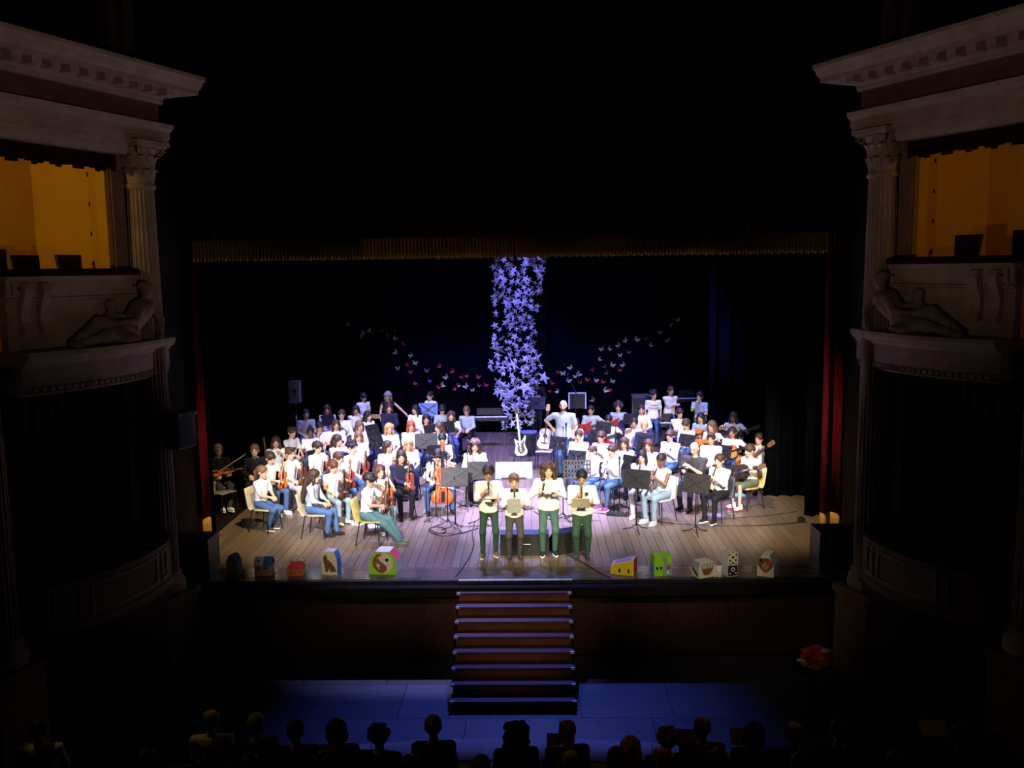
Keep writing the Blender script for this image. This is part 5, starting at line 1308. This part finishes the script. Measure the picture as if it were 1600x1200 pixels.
for k in range(20):
    tier = sorted((q for q in STARS if int((q[2]-398)/13.7) == k), key=lambda q: q[1])
    for i, q in enumerate(tier):
        tag(q[0], '%s white paper star, %s from left in the %s tier of the star column' % ('large' if q[3] > .16 else 'small', ORDW[i], ORDW[k]), 'paper star', 'paper stars of the hanging column')
WIRE = mat((.03, .03, .035), .6, name='thread')
for i in range(14):
    x = 772+i*6.1; p0 = UY(x, 400, SY+.36*math.sin(i*2.1)); y1 = 668 if 786 < x < 834 else 612
    p1 = UY(x, y1, p0[1])
    tag(MB().tube([(p0[0], p0[1], 9.2), (p0[0], p0[1], p1[2])], .0025, 4).build('thread', [WIRE]), 'thin dark thread of the star column, %s from left' % ORDW[i], 'thread', 'threads of the star column')
xm = UY(812, 400, SY)[0]
bt = MB().box((xm, SY-.38, 9.2), (1.9, .05, .05)).box((xm, SY+.38, 9.2), (1.9, .05, .05))
for i in range(14): bt.box((UY(772+i*6.1, 400, SY+.36*math.sin(i*2.1))[0], SY, 9.2), (.03, .8, .03))
for sx in (-.9, .9): bt.box((xm+sx, SY, 10.05), (.02, .02, 1.7))
bt.build('batten', [BLACKM], label='black lattice batten from which the paper stars hang above the stage', cat='batten')
def fly_mesh():
    w_ = [(0, -.1), (.12, .1), (.55, .62), (.80, .50), (.62, .05), (.50, -.15), (.55, -.50), (.30, -.62), (.06, -.3)]
    V = []; Fc = []
    for s in (-1, 1):
        n0 = len(V)
        for e in (0, .03):
            for x, z in w_: V.append((s*x, -abs(x)*.55-e, z))
        n = len(w_); Fc += [tuple(n0+k for k in range(n)), tuple(n0+n+k for k in range(n))[::-1]]+[(n0+k, n0+(k+1) % n, n0+n+(k+1) % n, n0+n+k) for k in range(n)]
    n0 = len(V); V += [(-.05, -.06, -.45), (.05, -.06, -.45), (.05, .0, -.45), (-.05, 0, -.45), (-.04, -.06, .3), (.04, -.06, .3), (.04, 0, .3), (-.04, 0, .3)]
    Fc += [tuple(n0+i for i in f) for f in [(3,2,1,0), (4,5,6,7), (0,1,5,4), (1,2,6,5), (2,3,7,6), (3,0,4,7)]]
    return to_mesh('paper_butterfly', V, Fc, [G])
FLY = fly_mesh()
FC = dict(r=('red', mat((.62, .05, .06), .8, name='red_paper')), y=('pale yellow', mat((.62, .60, .40), .8, name='yellow_paper')), v=('violet', mat((.35, .12, .6), .8, name='violet_paper')), d=('dull brown', mat((.22, .14, .10), .8, name='brown_paper')))
fl_ = []
for c, pts in dict(y=[(566,526),(577,516),(567,521),(618,529),(618,550),(642,555),(649,567),(622,575),(697,589),(692,601),(716,602),(728,603),(738,609),(879,583),(891,574),(905,584),(898,588),(888,594),(931,594),(871,611),(946,609),(937,561),(940,545),(953,545),(957,570),(968,555),(973,570),(957,595),(995,530),(977,532),(1017,539),(1042,532),(1047,508),(1031,519),(1058,500),(966,539),(544,507)],
                 r=[(584,522),(606,524),(618,517),(630,537),(635,569),(642,581),(687,572),(707,579),(648,598),(720,589),(730,587),(748,589),(685,605),(711,607),(759,601),(872,581),(863,598),(859,611),(907,597),(918,593),(926,577),(942,596),(968,578),(903,617),(952,609)],
                 v=[(671,595)], d=[(597,516),(667,579),(748,602),(945,572),(948,582),(982,550),(1009,529),(926,624)]).items():
    for x, y in pts: fl_.append((c, x, y))
for c, x, y in fl_:
    if abs(y-600) > 110: continue
    p = UY(x, y, BACK_Y+.075); sidew = 'left' if x < 800 else 'right'
    o = inst(FLY, 'paper_butterfly', FC[c][1], None, T(*p) @ Euler((rs.uniform(-.2, .2), rs.uniform(-1.2, 1.2), rs.uniform(-.3, .3))).to_matrix().to_4x4() @ Matrix.Scale(rs.uniform(.07, .098)*(1.15 if c == 'y' else 1.05), 4))
    pos = sorted(q[1]+q[2]*.001 for q in fl_ if q[0] == c and (q[1] < 800) == (x < 800)).index(x+y*.001)
    tag(o, '%s paper butterfly %s of the stars, %s from left of its colour' % (FC[c][0], sidew, ORDW[pos]), 'paper butterfly', 'paper butterflies on the backdrop')
# ================================================================== PAINTED CARDBOARD HOUSES ALONG THE EDGE
def paint(c, **k): return mat(c, .7, var=.08, scale=30, spec=.25, name='poster_paint', **k)
CREAM = paint((.72, .68, .46)); WHITEP = paint((.78, .78, .76)); LIME = paint((.30, .68, .02)); REDP = paint((.62, .05, .08)); BLUEP = paint((.05, .20, .62)); YEL = paint((.80, .60, .02)); ORG = paint((.60, .16, .03)); BLK = paint((.015, .015, .015)); BEIGE = paint((.45, .34, .26)); GREYP = paint((.30, .30, .32)); BRN = paint((.22, .09, .04)); PINK = paint((.75, .45, .38)); SKYB = paint((.20, .45, .65))
def house(px, py, w_, d_, poly, mats, yaw, label):
    """poly: front outline (x,z) counter-clockwise from lower left; mats: [front, back, edge0, edge1, ...]"""
    p = U(px, py); t = empty('cardboard_house', label, 'cardboard house', 'painted cardboard houses along the stage edge', loc=(p[0], p[1]+d_/2, .002), rz=R(yaw))
    n = len(poly); names = {0: 'base'}
    MB().add([(x, -d_/2, z) for x, z in poly]+[(x, -d_/2+.008, z) for x, z in poly], [tuple(range(n)), tuple(range(2*n-1, n-1, -1))]+[(k, k+n, (k+1) % n+n, (k+1) % n) for k in range(n)]).build('front_wall', [mats[0]], t)
    MB().add([(x, d_/2-.008, z) for x, z in poly]+[(x, d_/2, z) for x, z in poly], [tuple(range(n)), tuple(range(2*n-1, n-1, -1))]+[(k, k+n, (k+1) % n+n, (k+1) % n) for k in range(n)]).build('back_wall', [mats[1]], t)
    cx = sum(x for x, z in poly)/n; cz = sum(z for x, z in poly)/n
    for k in range(n):
        (x0, z0), (x1, z1) = poly[k], poly[(k+1) % n]
        ex, ez = x1-x0, z1-z0; L = math.hypot(ex, ez); nx, nz = ez/L, -ex/L
        q = [(x0, z0), (x1, z1), (x1-nx*.008, z1-nz*.008), (x0-nx*.008, z0-nz*.008)]
        MB().prism(q, (-d_/2+.001, d_/2-.001), lambda a, b, e: (a, e, b)).build('roof_panel' if nz > .2 else ('floor_panel' if nz < -.2 else 'side_wall'), [mats[2+k]], t)
    return t, d_
def deco(hd, name, pts, m_, off=.004, y=None):
    t, d_ = hd; MB().prism(pts, (-d_/2-off, -d_/2+.001), lambda a, b, e: (a, e, b)).build(name, [m_], t)
def disc(cx, cz, r_, n=18, a0=0, a1=2*math.pi): return [(cx+r_*math.cos(a0+(a1-a0)*i/n), cz+r_*math.sin(a0+(a1-a0)*i/n)) for i in range(n if a1-a0 > 6 else n+1)]
def rect(x0, z0, x1, z1): return [(x0, z0), (x1, z0), (x1, z1), (x0, z1)]
def trunc(w_, hw, ht, tw): return [(-w_/2, 0), (w_/2, 0), (w_/2, hw), (tw/2, ht), (-tw/2, ht), (-w_/2, hw)]
hd = house(364, 902, .2, .16, trunc(.18, .24, .34, .08), [GREYP, GREYP, GREYP, GREYP, BLUEP, GREYP, BLUEP, GREYP], -12, 'dark grey cardboard house with blue roof, leftmost on the stage edge')
deco(hd, 'painted_arch', [(-.05, .02), (.05, .02), (.05, .15)]+disc(0, .15, .05, 8, 0, math.pi)[1:], BEIGE)
hd = house(411, 900, .28, .2, [(-.135, 0), (.135, 0), (.135, .17), (-.135, .17)], [BEIGE, BEIGE, BEIGE, CREAM, BLUEP, BEIGE], 4, 'beige cardboard house with blue and white sloping roof')
for sx in (-.07, .04): deco(hd, 'window', rect(sx-.018, .10, sx+.018, .14), BLK)
t = hd[0]
for nm, x0, x1, mm in (('roof_white', -.14, 0, WHITEP), ('roof_blue', 0, .14, BLUEP)):
    MB().hexa([(x0, -.115, .165), (x1, -.115, .165), (x1, .0, .27), (x0, .0, .27), (x0, -.115, .175), (x1, -.115, .175), (x1, .0, .28), (x0, .0, .28)]).build(nm, [mm], t)
    MB().hexa([(x0, .115, .165), (x1, .115, .165), (x1, .0, .27), (x0, .0, .27), (x0, .115, .175), (x1, .115, .175), (x1, .0, .28), (x0, .0, .28)]).build(nm, [mm], t)
MB().lathe([(.02, -.003), (.02, .003)], 12, (-.08, -.062, .228), Matrix.Rotation(R(43), 4, 'X')).build('roof_spot', [BLK], t)
hd = house(461, 900, .26, .18, [(-.125, 0), (.125, 0), (.125, .12), (-.125, .12)], [ORG, ORG, ORG, LIME, REDP, ORG], 3, 'small orange cardboard house with red roof and wire arch')
for a_, b_ in ((-.07, .07), (.07, .07), (0, .04), (-.07, .03)): deco(hd, 'window', disc(a_, b_, .012, 10), BLK)
MB().hexa([(-.13, -.1, .118), (.13, -.1, .118), (.13, .1, .118), (-.13, .1, .118), (-.09, -.02, .20), (.09, -.02, .20), (.09, .02, .20), (-.09, .02, .20)]).build('hip_roof', [REDP], hd[0])
MB().tube([(-.13, .10, .0), (-.12, .10, .16), (-.06, .10, .25), (.02, .10, .27), (.09, .10, .23), (.13, .10, .16)], .008, 6).build('silvery_arch', [mat((.45, .45, .5), .4, .5, name='silvery')], hd[0], True)  # thin silvery tube arching over the back of the house
hd = house(516, 899, .28, .2, trunc(.25, .25, .37, .16), [CREAM, CREAM, CREAM, BLUEP, BLUEP, WHITEP, CREAM, CREAM], -6, 'cream cardboard house with a dark spotted dog painted on its front')
deco(hd, 'painted_dog', [(-.06, .33), (-.03, .30), (-.03, .26), (.04, .20), (.10, .10), (.12, .06), (.06, .05), (.02, .05), (0, .10), (-.03, .05), (-.06, .05), (-.07, .14), (-.09, .22), (-.09, .29)], BRN)
for a_, b_ in ((-.05, .2), (0, .16), (.05, .12), (-.06, .27), (-.05, .08)): deco(hd, 'dark_spot', disc(a_, b_, .014, 8), BLK, .006)
hd = house(600, 898, .45, .30, trunc(.43, .24, .36, .22), [LIME, LIME, LIME, WHITEP, REDP, WHITEP, REDP, LIME], -6, 'largest cardboard house, lime green with a big yin-yang circle')
R0, zc = .165, .185
deco(hd, 'yin_yang_disc', disc(0, zc, R0, 32), paint((.70, .64, .42)))
S_ = [(R0*.97*math.cos(a), zc+R0*.97*math.sin(a)) for a in [math.pi/2+math.pi*i/16 for i in range(17)]]
for i in range(1, 20):
    a = -1+2*i/20; S_.append((-.42*R0*math.sin(math.pi*a), zc+R0*a))
deco(hd, 'yin_yang_dark', S_, BRN, .007)
for a_, b_ in ((-.08, .08), (-.04, .12), (-.10, .0), (-.06, -.09)): deco(hd, 'painted_patch', disc(a_, zc+b_, .022, 10), ORG, .009)
deco(hd, 'yin_yang_dot', disc(.07, zc+.05, .026, 14), BLK, .009); deco(hd, 'yin_yang_dot', disc(-.07, zc-.04, .026, 14), CREAM, .010)
hd = house(977, 899, .38, .26, [(-.19, 0), (.17, 0), (.17, .25), (-.19, .14)], [YEL, YEL, YEL, REDP, PINK, YEL], -17, 'yellow cardboard shed with slanted pink roof and red side')
for a_ in (-.05, .09): deco(hd, 'window', rect(a_-.014, .04, a_+.014, .10), BLK)
MB().hexa([(-.13, -.06, .162), (.10, -.06, .232), (.10, .06, .232), (-.13, .06, .162), (-.13, -.06, .170), (.10, -.06, .240), (.10, .06, .240), (-.13, .06, .170)]).build('roof_stripe', [paint((.35, .25, .45))], hd[0])
hd = house(1034, 900, .30, .2, [(-.14, 0), (.14, 0), (.14, .17), (.13, .32), (-.13, .32), (-.14, .17)], [LIME, LIME, LIME, LIME, LIME, LIME, LIME, SKYB], 10, 'lime green cardboard house with a grey animal painted at its right')
for a_ in (-.09, -.03): deco(hd, 'window', rect(a_-.018, .10, a_+.018, .145), BLK)
deco(hd, 'painted_animal', [(.0, .01), (.14, .01), (.14, .18), (.07, .20), (.06, .29), (.02, .32), (-.02, .28), (.0, .24), (.01, .15), (-.01, .08)], paint((.28, .33, .27))); deco(hd, 'painted_patch', disc(.09, .13, .03, 12), BRN, .006); deco(hd, 'painted_patch', disc(.02, .19, .018, 12), BEIGE, .006); deco(hd, 'painted_patch', disc(.08, .05, .025, 12), CREAM, .006)
hd = house(1100, 903, .34, .2, [(-.14, 0), (.14, 0), (.15, .16), (.12, .24), (-.12, .24), (-.15, .16)], [CREAM, CREAM, CREAM, CREAM, GREYP, CREAM, GREYP, CREAM], 24, 'low cream cardboard house with black zigzag side and painted letters')
for k in range(3): MB().bar((-.146-.003*0, -.08+.05*k, .03+.03*k), (-.150, -.02+.04*k, .10+.03*k), .022, .006, (1, 0, 0)).build('zigzag', [BLK], hd[0])
deco(hd, 'painted_mouth', [(-.09, .14), (.12, .14), (.09, .08), (.04, .04), (-.04, .04), (-.07, .08)], BRN); deco(hd, 'letter_band', rect(-.10, .14, .12, .225), GREYP)
def stroke(hd, name, pts, m_, w_=.012, off=.008):
    t, d_ = hd; mb = MB()
    for (x0, z0), (x1, z1) in zip(pts, pts[1:]): mb.bar((x0, -d_/2-off/2, z0), (x1, -d_/2-off/2, z1), w_, off, (0, 1, 0))
    mb.build(name, [m_], t)
stroke(hd, 'letter', [(-.075, .15), (-.075, .215), (-.02, .15), (-.02, .215)], CREAM); stroke(hd, 'letter', [(.03, .15), (.03, .215), (.075, .205), (.09, .18), (.075, .158), (.03, .15)], CREAM)
hd = house(1142, 901, .2, .18, trunc(.17, .27, .37, .15), [CREAM, CREAM, CREAM, CREAM, CREAM, CREAM, WHITEP, WHITEP], 18, 'tall narrow white cardboard house covered with black ornaments')
deco(hd, 'black_ground', rect(-.08, .01, .08, .17), BLK); deco(hd, 'ring_ornament', disc(0, .11, .035, 16), CREAM, .006); deco(hd, 'ring_ornament', disc(0, .11, .018, 12), BLK, .008)
for a_, b_, r_ in ((-.05, .25, .016), (.05, .25, .016), (0, .30, .02), (-.06, .34, .014), (.06, .33, .014), (0, .21, .018), (-.05, .05, .014), (.05, .05, .014), (-.05, .19, .012), (.05, .19, .012)): deco(hd, 'painted_dot', disc(a_, b_, r_, 10), BLK if b_ > .17 else CREAM, .006)
hd = house(1204, 902, .3, .32, trunc(.25, .19, .33, .11), [CREAM, CREAM, CREAM, GREYP, GREYP, WHITEP, GREYP, GREYP], -28, 'cream cardboard house with painted brown face, rightmost on the stage edge')
deco(hd, 'painted_face', [(-.12, .18), (-.06, .10), (0, .06), (.06, .10), (.12, .18), (.10, .25), (.05, .29), (-.05, .29), (-.10, .25)], BRN); deco(hd, 'painted_patch', disc(0, .17, .05, 16), paint((.5, .32, .14)), .006); deco(hd, 'painted_patch', disc(.06, .24, .03, 12), REDP, .007); deco(hd, 'painted_patch', [(-.04, .11), (0, .065), (.04, .11), (0, .13)], REDP, .007)
for sx in (-1, 1): deco(hd, 'painted_eye', disc(sx*.03, .20, .01, 8), BLK, .008)
deco(hd, 'painted_nose', disc(0, .165, .012, 8), BLK, .009); deco(hd, 'painted_patch', disc(-.07, .25, .025, 12), BLK, .007)

# ================================================================== STATUES, BOX CHAIRS, FLOWERS
PLASTER = mat((.34, .27, .19), .8, var=.15, scale=9, spec=.25, name='statue_plaster')
def statue(P, word):
    b = Blend(.018); c = lambda u, v, z: np.array(P(u, v, z))
    b.ell(c(.86, .20, 3.93), (.16, .16, .13)).cone(c(.82, .20, 3.95), c(.56, .19, 4.16), .13, .15, .06).ell(c(.53, .19, 4.20), (.15, .14, .12), k=.05)
    b.cone(c(.50, .19, 4.26), c(.44, .19, 4.36), .055, .05, .03).ell(c(.42, .20, 4.45), (.085, .085, .11), k=.02).ell(c(.44, .18, 4.51), (.10, .10, .07), k=.02).cone(c(.37, .28, 4.45), c(.355, .30, 4.43), .016, .012, .01)
    b.cone(c(.42, .24, 4.24), c(.27, .28, 4.04), .06, .048, .03).cone(c(.27, .28, 4.04), c(.33, .30, 3.82), .046, .036, .02).ell(c(.34, .31, 3.81), (.05, .05, .03), k=.02)
    b.cone(c(.62, .28, 4.22), c(.80, .34, 4.06), .055, .045, .03).cone(c(.80, .34, 4.06), c(1.02, .32, 4.04), .042, .032, .02)
    b.cone(c(.88, .22, 3.95), c(1.30, .22, 4.06), .11, .085, .05).cone(c(1.30, .22, 4.06), c(1.72, .22, 3.84), .08, .05, .03)
    b.cone(c(.86, .30, 3.90), c(1.32, .34, 3.90), .11, .075, .05).cone(c(1.32, .34, 3.90), c(1.70, .32, 3.82), .07, .045, .03)
    for u, z in ((1.76, 3.83), (1.78, 3.80)): b.ell(c(u, .27 if z > 3.82 else .33, z), (.07, .05, .035), k=.03)
    b.ell(c(1.08, .30, 3.85), (.30, .12, .07), k=.05).cone(c(.95, .36, 3.98), c(1.55, .36, 3.83), .035, .02, .04).cone(c(1.0, .38, 3.9), c(1.4, .40, 3.82), .03, .02, .04)
    t = empty('reclining_statue', 'plaster statue of a reclining figure on the ledge of the %s box' % word, 'statue', loc=(0, 0, 0))
    obj('figure', quick('figure', *b.mesh(), [PLASTER]), t)
    b = Blend(.014)
    b.ell(c(1.06, .12, 4.05), (.10, .10, .14)).ell(c(1.02, .16, 4.25), (.075, .075, .085), k=.02).ell(c(1.02, .14, 4.29), (.085, .085, .06), k=.02).cone(c(.98, .16, 4.14), c(.86, .22, 4.12), .035, .028, .03).cone(c(1.12, .16, 4.12), c(1.2, .24, 4.10), .035, .028, .03)
    b.cone(c(1.05, .14, 3.98), c(1.18, .24, 3.90), .05, .04, .03).cone(c(1.02, .23, 4.25), c(1.02, .245, 4.24), .014, .012, .01)
    obj('cherub', quick('cherub', *b.mesh(), [PLASTER]), t)
statue(PL, 'left'); statue(PR, 'right')
def project(p):
    d = np.array(p)-CAM; z = d@CF; return 800+F_PX*(d@CR)/z, 600-F_PX*(d@CU)/z
def find_u(P, px, v, z):
    best = min((abs(project(P(u*.01, v, z))[0]-px), u*.01) for u in range(-20, 420)); return best[1]
SEATM = mat((.015, .010, .010), .7, name='box_chair_cloth')
def box_chair(P, ang, px, ztop, label, v=-.42):
    u = find_u(P, px, v, 4.8); q = P(u, v, 3.6); t = empty('box_chair', label, 'chair', 'chairs in the upper boxes', loc=q, rz=ang-math.pi/2+math.pi)
    H_ = ztop-3.6
    MB().hexa([(-.15, .14, H_-.55), (.15, .14, H_-.55), (.15, .19, H_-.55), (-.15, .19, H_-.55), (-.20, .20, H_), (.20, .20, H_), (.20, .25, H_), (-.20, .25, H_)]).build('backrest', [SEATM], t)
    MB().box((0, -.02, H_-.62), (.42, .42, .10)).build('seat', [SEATM], t)
    for sx in (-1, 1):
        for y in (-.2, .16): leg_between((sx*.17, y, H_-.66), (sx*.18, y, 0), STEEL, t)
for px, zt, lab in ((8, 5.0, 'dark chair back at the left edge above the left box rail'), (60, 4.93, 'dark chair back in the middle of the left upper box'), (127, 4.94, 'dark chair back nearest the column in the left upper box')): box_chair(PL, AL, px, zt, lab)
for px, zt, lab in ((1494, 5.03, 'dark chair back nearest the column in the right upper box'), (1586, 5.06, 'dark chair back at the right edge in the right upper box')): box_chair(PR, AR, px, zt, lab)
# bouquet on a stand in the pit
p = U(1272, 1024, -.62); t = empty('flower_bouquet', 'bouquet of red, orange and pink flowers standing in the dark pit', 'bouquet', loc=(p[0], p[1], -STAGE_H))
MB().lathe([(.13, 0), (.13, .02), (.02, .04), (.02, .36), (.10, .40), (.12, .46)], 16).build('vase_stand', [BLACKP], t, True)
rf = random.Random(5); petals = dict(red=(.55, .02, .02), orange=(.65, .14, .02), pink=(.60, .06, .18), white=(.7, .62, .55))
def bloom(c, r_, col):
    mb = MB()
    for ring, (n, rr, tilt) in enumerate(((6, 1.0, .5), (5, .7, .9), (3, .4, 1.25))):
        for k in range(n):
            a = 2*math.pi*k/n+ring*.5; M = Matrix.Rotation(a, 4, 'Z') @ Matrix.Rotation(-tilt, 4, 'X')
            pts = [(-.3*r_, .0, 0), (.3*r_, .0, 0), (.5*r_*rr, .6*r_*rr, .06*r_), (0, .95*r_*rr, .02), (-.5*r_*rr, .6*r_*rr, .06*r_)]
            mb.add([M @ Vector(q)+Vector(c) for q in pts], [(0, 1, 2, 3, 4)])
    mb.build('flower', [mat(petals[col], .6, name='petal')], t)
for dx, dy, z, r_, col in ((-.10, 0, .62, .09, 'red'), (.02, -.02, .68, .10, 'red'), (.06, -.05, .62, .09, 'orange'), (.12, .03, .68, .08, 'white'), (.16, 0, .60, .08, 'red'), (-.02, -.10, .50, .08, 'pink'), (.0, -.08, .60, .08, 'red'), (-.18, -.02, .55, .06, 'white'), (.06, .08, .70, .09, 'pink'), (-.06, .08, .66, .09, 'orange'), (.10, -.08, .54, .08, 'red'), (-.12, -.07, .52, .07, 'orange'), (.2, .05, .66, .07, 'pink')): bloom((dx, dy, z), r_*1.35, col)
for k in range(14):
    a = rf.uniform(0, 6.28); r_ = rf.uniform(.1, .2); z = rf.uniform(.46, .60); mb = MB(); d = Vector((math.cos(a), math.sin(a), .3)); e = Vector((-math.sin(a), math.cos(a), 0))*.03; o = Vector((0, 0, z))+d*.06
    mb.add([o, o+d*r_*.5+e, o+d*r_, o+d*r_*.5-e], [(0, 1, 2, 3)]); mb.build('leaf', [mat((.03, .09, .02), .5, name='leaf')], t)

# ================================================================== AUDIENCE IN THE STALLS
SEATV = mat((.05, .010, .012), .85, var=.2, name='seat_plush')
SB = to_mesh('seat_back', *shell([(.20, .30), (.22, .5), (.25, .72), (.27, .84), (.275, .86)], .215, .20, -.05), [SEATV], None, True)
SS = MB().box((0, -.02, .40), (.40, .46, .12)).mesh('seat_cushion', [SEATV]); SA = MB().box((0, 0, .58), (.06, .42, .05)).box((0, .1, .30), (.05, .10, .56)).mesh('armrest', [mat((.03, .02, .015), .5, name='seat_wood')])
def theatre_seat(Wm, label):
    t = empty('theatre_seat', label, 'seat', 'seats in the stalls', mat4=Wm @ T(0, .02, 0))
    inst(SB, 'seat_back', None, t); inst(SS, 'seat_cushion', None, t)
    for sx in (-1, 1): inst(SA, 'armrest', None, t, T(sx*.215, 0, 0))
AUD = [(330, 1126, 'cream', 'balding', 'grey', 'pale shirt with dark strap'), (400, 1133, 'black', 'short', 'grey', 'black top'), (462, 1143, 'black', 'short', 'dark', 'black top'), (526, 1141, 'charcoal', 'bob', 'dark', 'dark top'),
       (593, 1151, 'black', 'curly', 'black', 'black jacket'), (677, 1136, 'navy', 'short', 'grey', 'dark jacket, tall'), (806, 1146, 'black', 'bigcurl', 'black', 'dark dress'), (886, 1142, 'charcoal', 'balding', 'grey', 'dark jacket'),
       (985, 1170, 'black', 'long', 'blonde', 'black top'), (1042, 1156, 'black', 'curly', 'grey', 'dark coat'), (1097, 1138, 'black', 'balding', 'grey', 'black jacket'), (1178, 1146, 'olive', 'bob', 'black', 'olive top'), (1241, 1146, 'charcoal', 'balding', 'grey', 'dark shirt'), (1311, 1142, 'black', 'short', 'dark', 'black jacket'),
       (62, 1140, 'cream', 'short', 'dark', 'pale top'), (1500, 1150, 'black', 'short', 'dark', 'black coat'), (1560, 1158, 'charcoal', 'bob', 'dark', 'dark coat')]
AUD2 = [(510, 1194, 'black', 'curly', 'brown', 'black top'), (752, 1200, 'black', 'short', 'dark', 'black top'), (892, 1192, 'charcoal', 'balding', 'grey', 'grey top'), (963, 1187, 'black', 'short', 'auburn', 'black top'), (1033, 1186, 'black', 'balding', 'grey', 'dark top'), (1122, 1190, 'black', 'short', 'auburn', 'dark top'), (230, 1190, 'black', 'short', 'dark', 'black top'), (390, 1198, 'black', 'bob', 'dark', 'dark top'), (640, 1200, 'black', 'short', 'dark', 'dark top'), (1250, 1196, 'black', 'short', 'dark', 'dark top'), (1400, 1194, 'charcoal', 'bob', 'dark', 'grey top')]
for lst, rown in ((AUD, 'first stalls row'), (AUD2, 'second stalls row')):
    xs = sorted(a[0] for a in lst)
    for px, py, top, hr, hc, txt in lst:
        i = xs.index(px); n = len(xs)
        ordw = ORD[i] if i < 9 else {0: 'rightmost', 1: 'second from right', 2: 'third from right', 3: 'fourth from right', 4: 'fifth from right', 5: 'sixth from right', 6: 'seventh from right', 7: 'eighth from right'}[n-1-i]
        P_ = person(px, py, 'spectator in %s seen from behind, %s, %s' % (txt, ordw, rown), yaw=180+rs.uniform(-8, 8), s=.98, hair=hr, hc=hc, top=top, sleeve='long', legs='black', arms='lap', zfloor=-STAGE_H, chair=None, audience=True, group='spectators in the stalls', hp=0, collar=False, lean=2)
        theatre_seat(P_['W'], 'plush seat of the spectator %s in the %s' % (ordw, rown))
        if 'strap' in txt:
            c = P_['chest']; MB().tube([c+Vector((-.13, .02, .12)), c+Vector((-.04, .125, .06)), c+Vector((.05, .13, -.06)), c+Vector((.13, .06, -.16))], .012, 6).build('shoulder_strap', [BLACKP], P_['root'], True)
def programme(px, py, z, label, rx=55):
    p = U(px, py, z); o = MB().box((0, 0, 0), (.30, .004, .20)).box((0, -.004, .0), (.28, .003, .18)).build('programme', [mat((.45, .43, .30), .7, name='programme_paper')], label=label, cat='programme', group='programmes held in the stalls')
    o.matrix_basis = T(*p) @ Matrix.Rotation(R(-rx), 4, 'X') @ Matrix.Rotation(R(3), 4, 'Y')
programme(1459, 1137, -.45, 'pale printed programme lying open near the right end of the stalls'); programme(1574, 1135, -.45, 'pale programme at the far right of the stalls'); programme(1078, 1153, -.42, 'pale programme left of the tall spectator in black jacket'); programme(1163, 1151, -.42, 'small pale programme beside the spectator in olive top'); programme(876, 1160, -.42, 'small pale paper in front of the spectator in dark jacket')
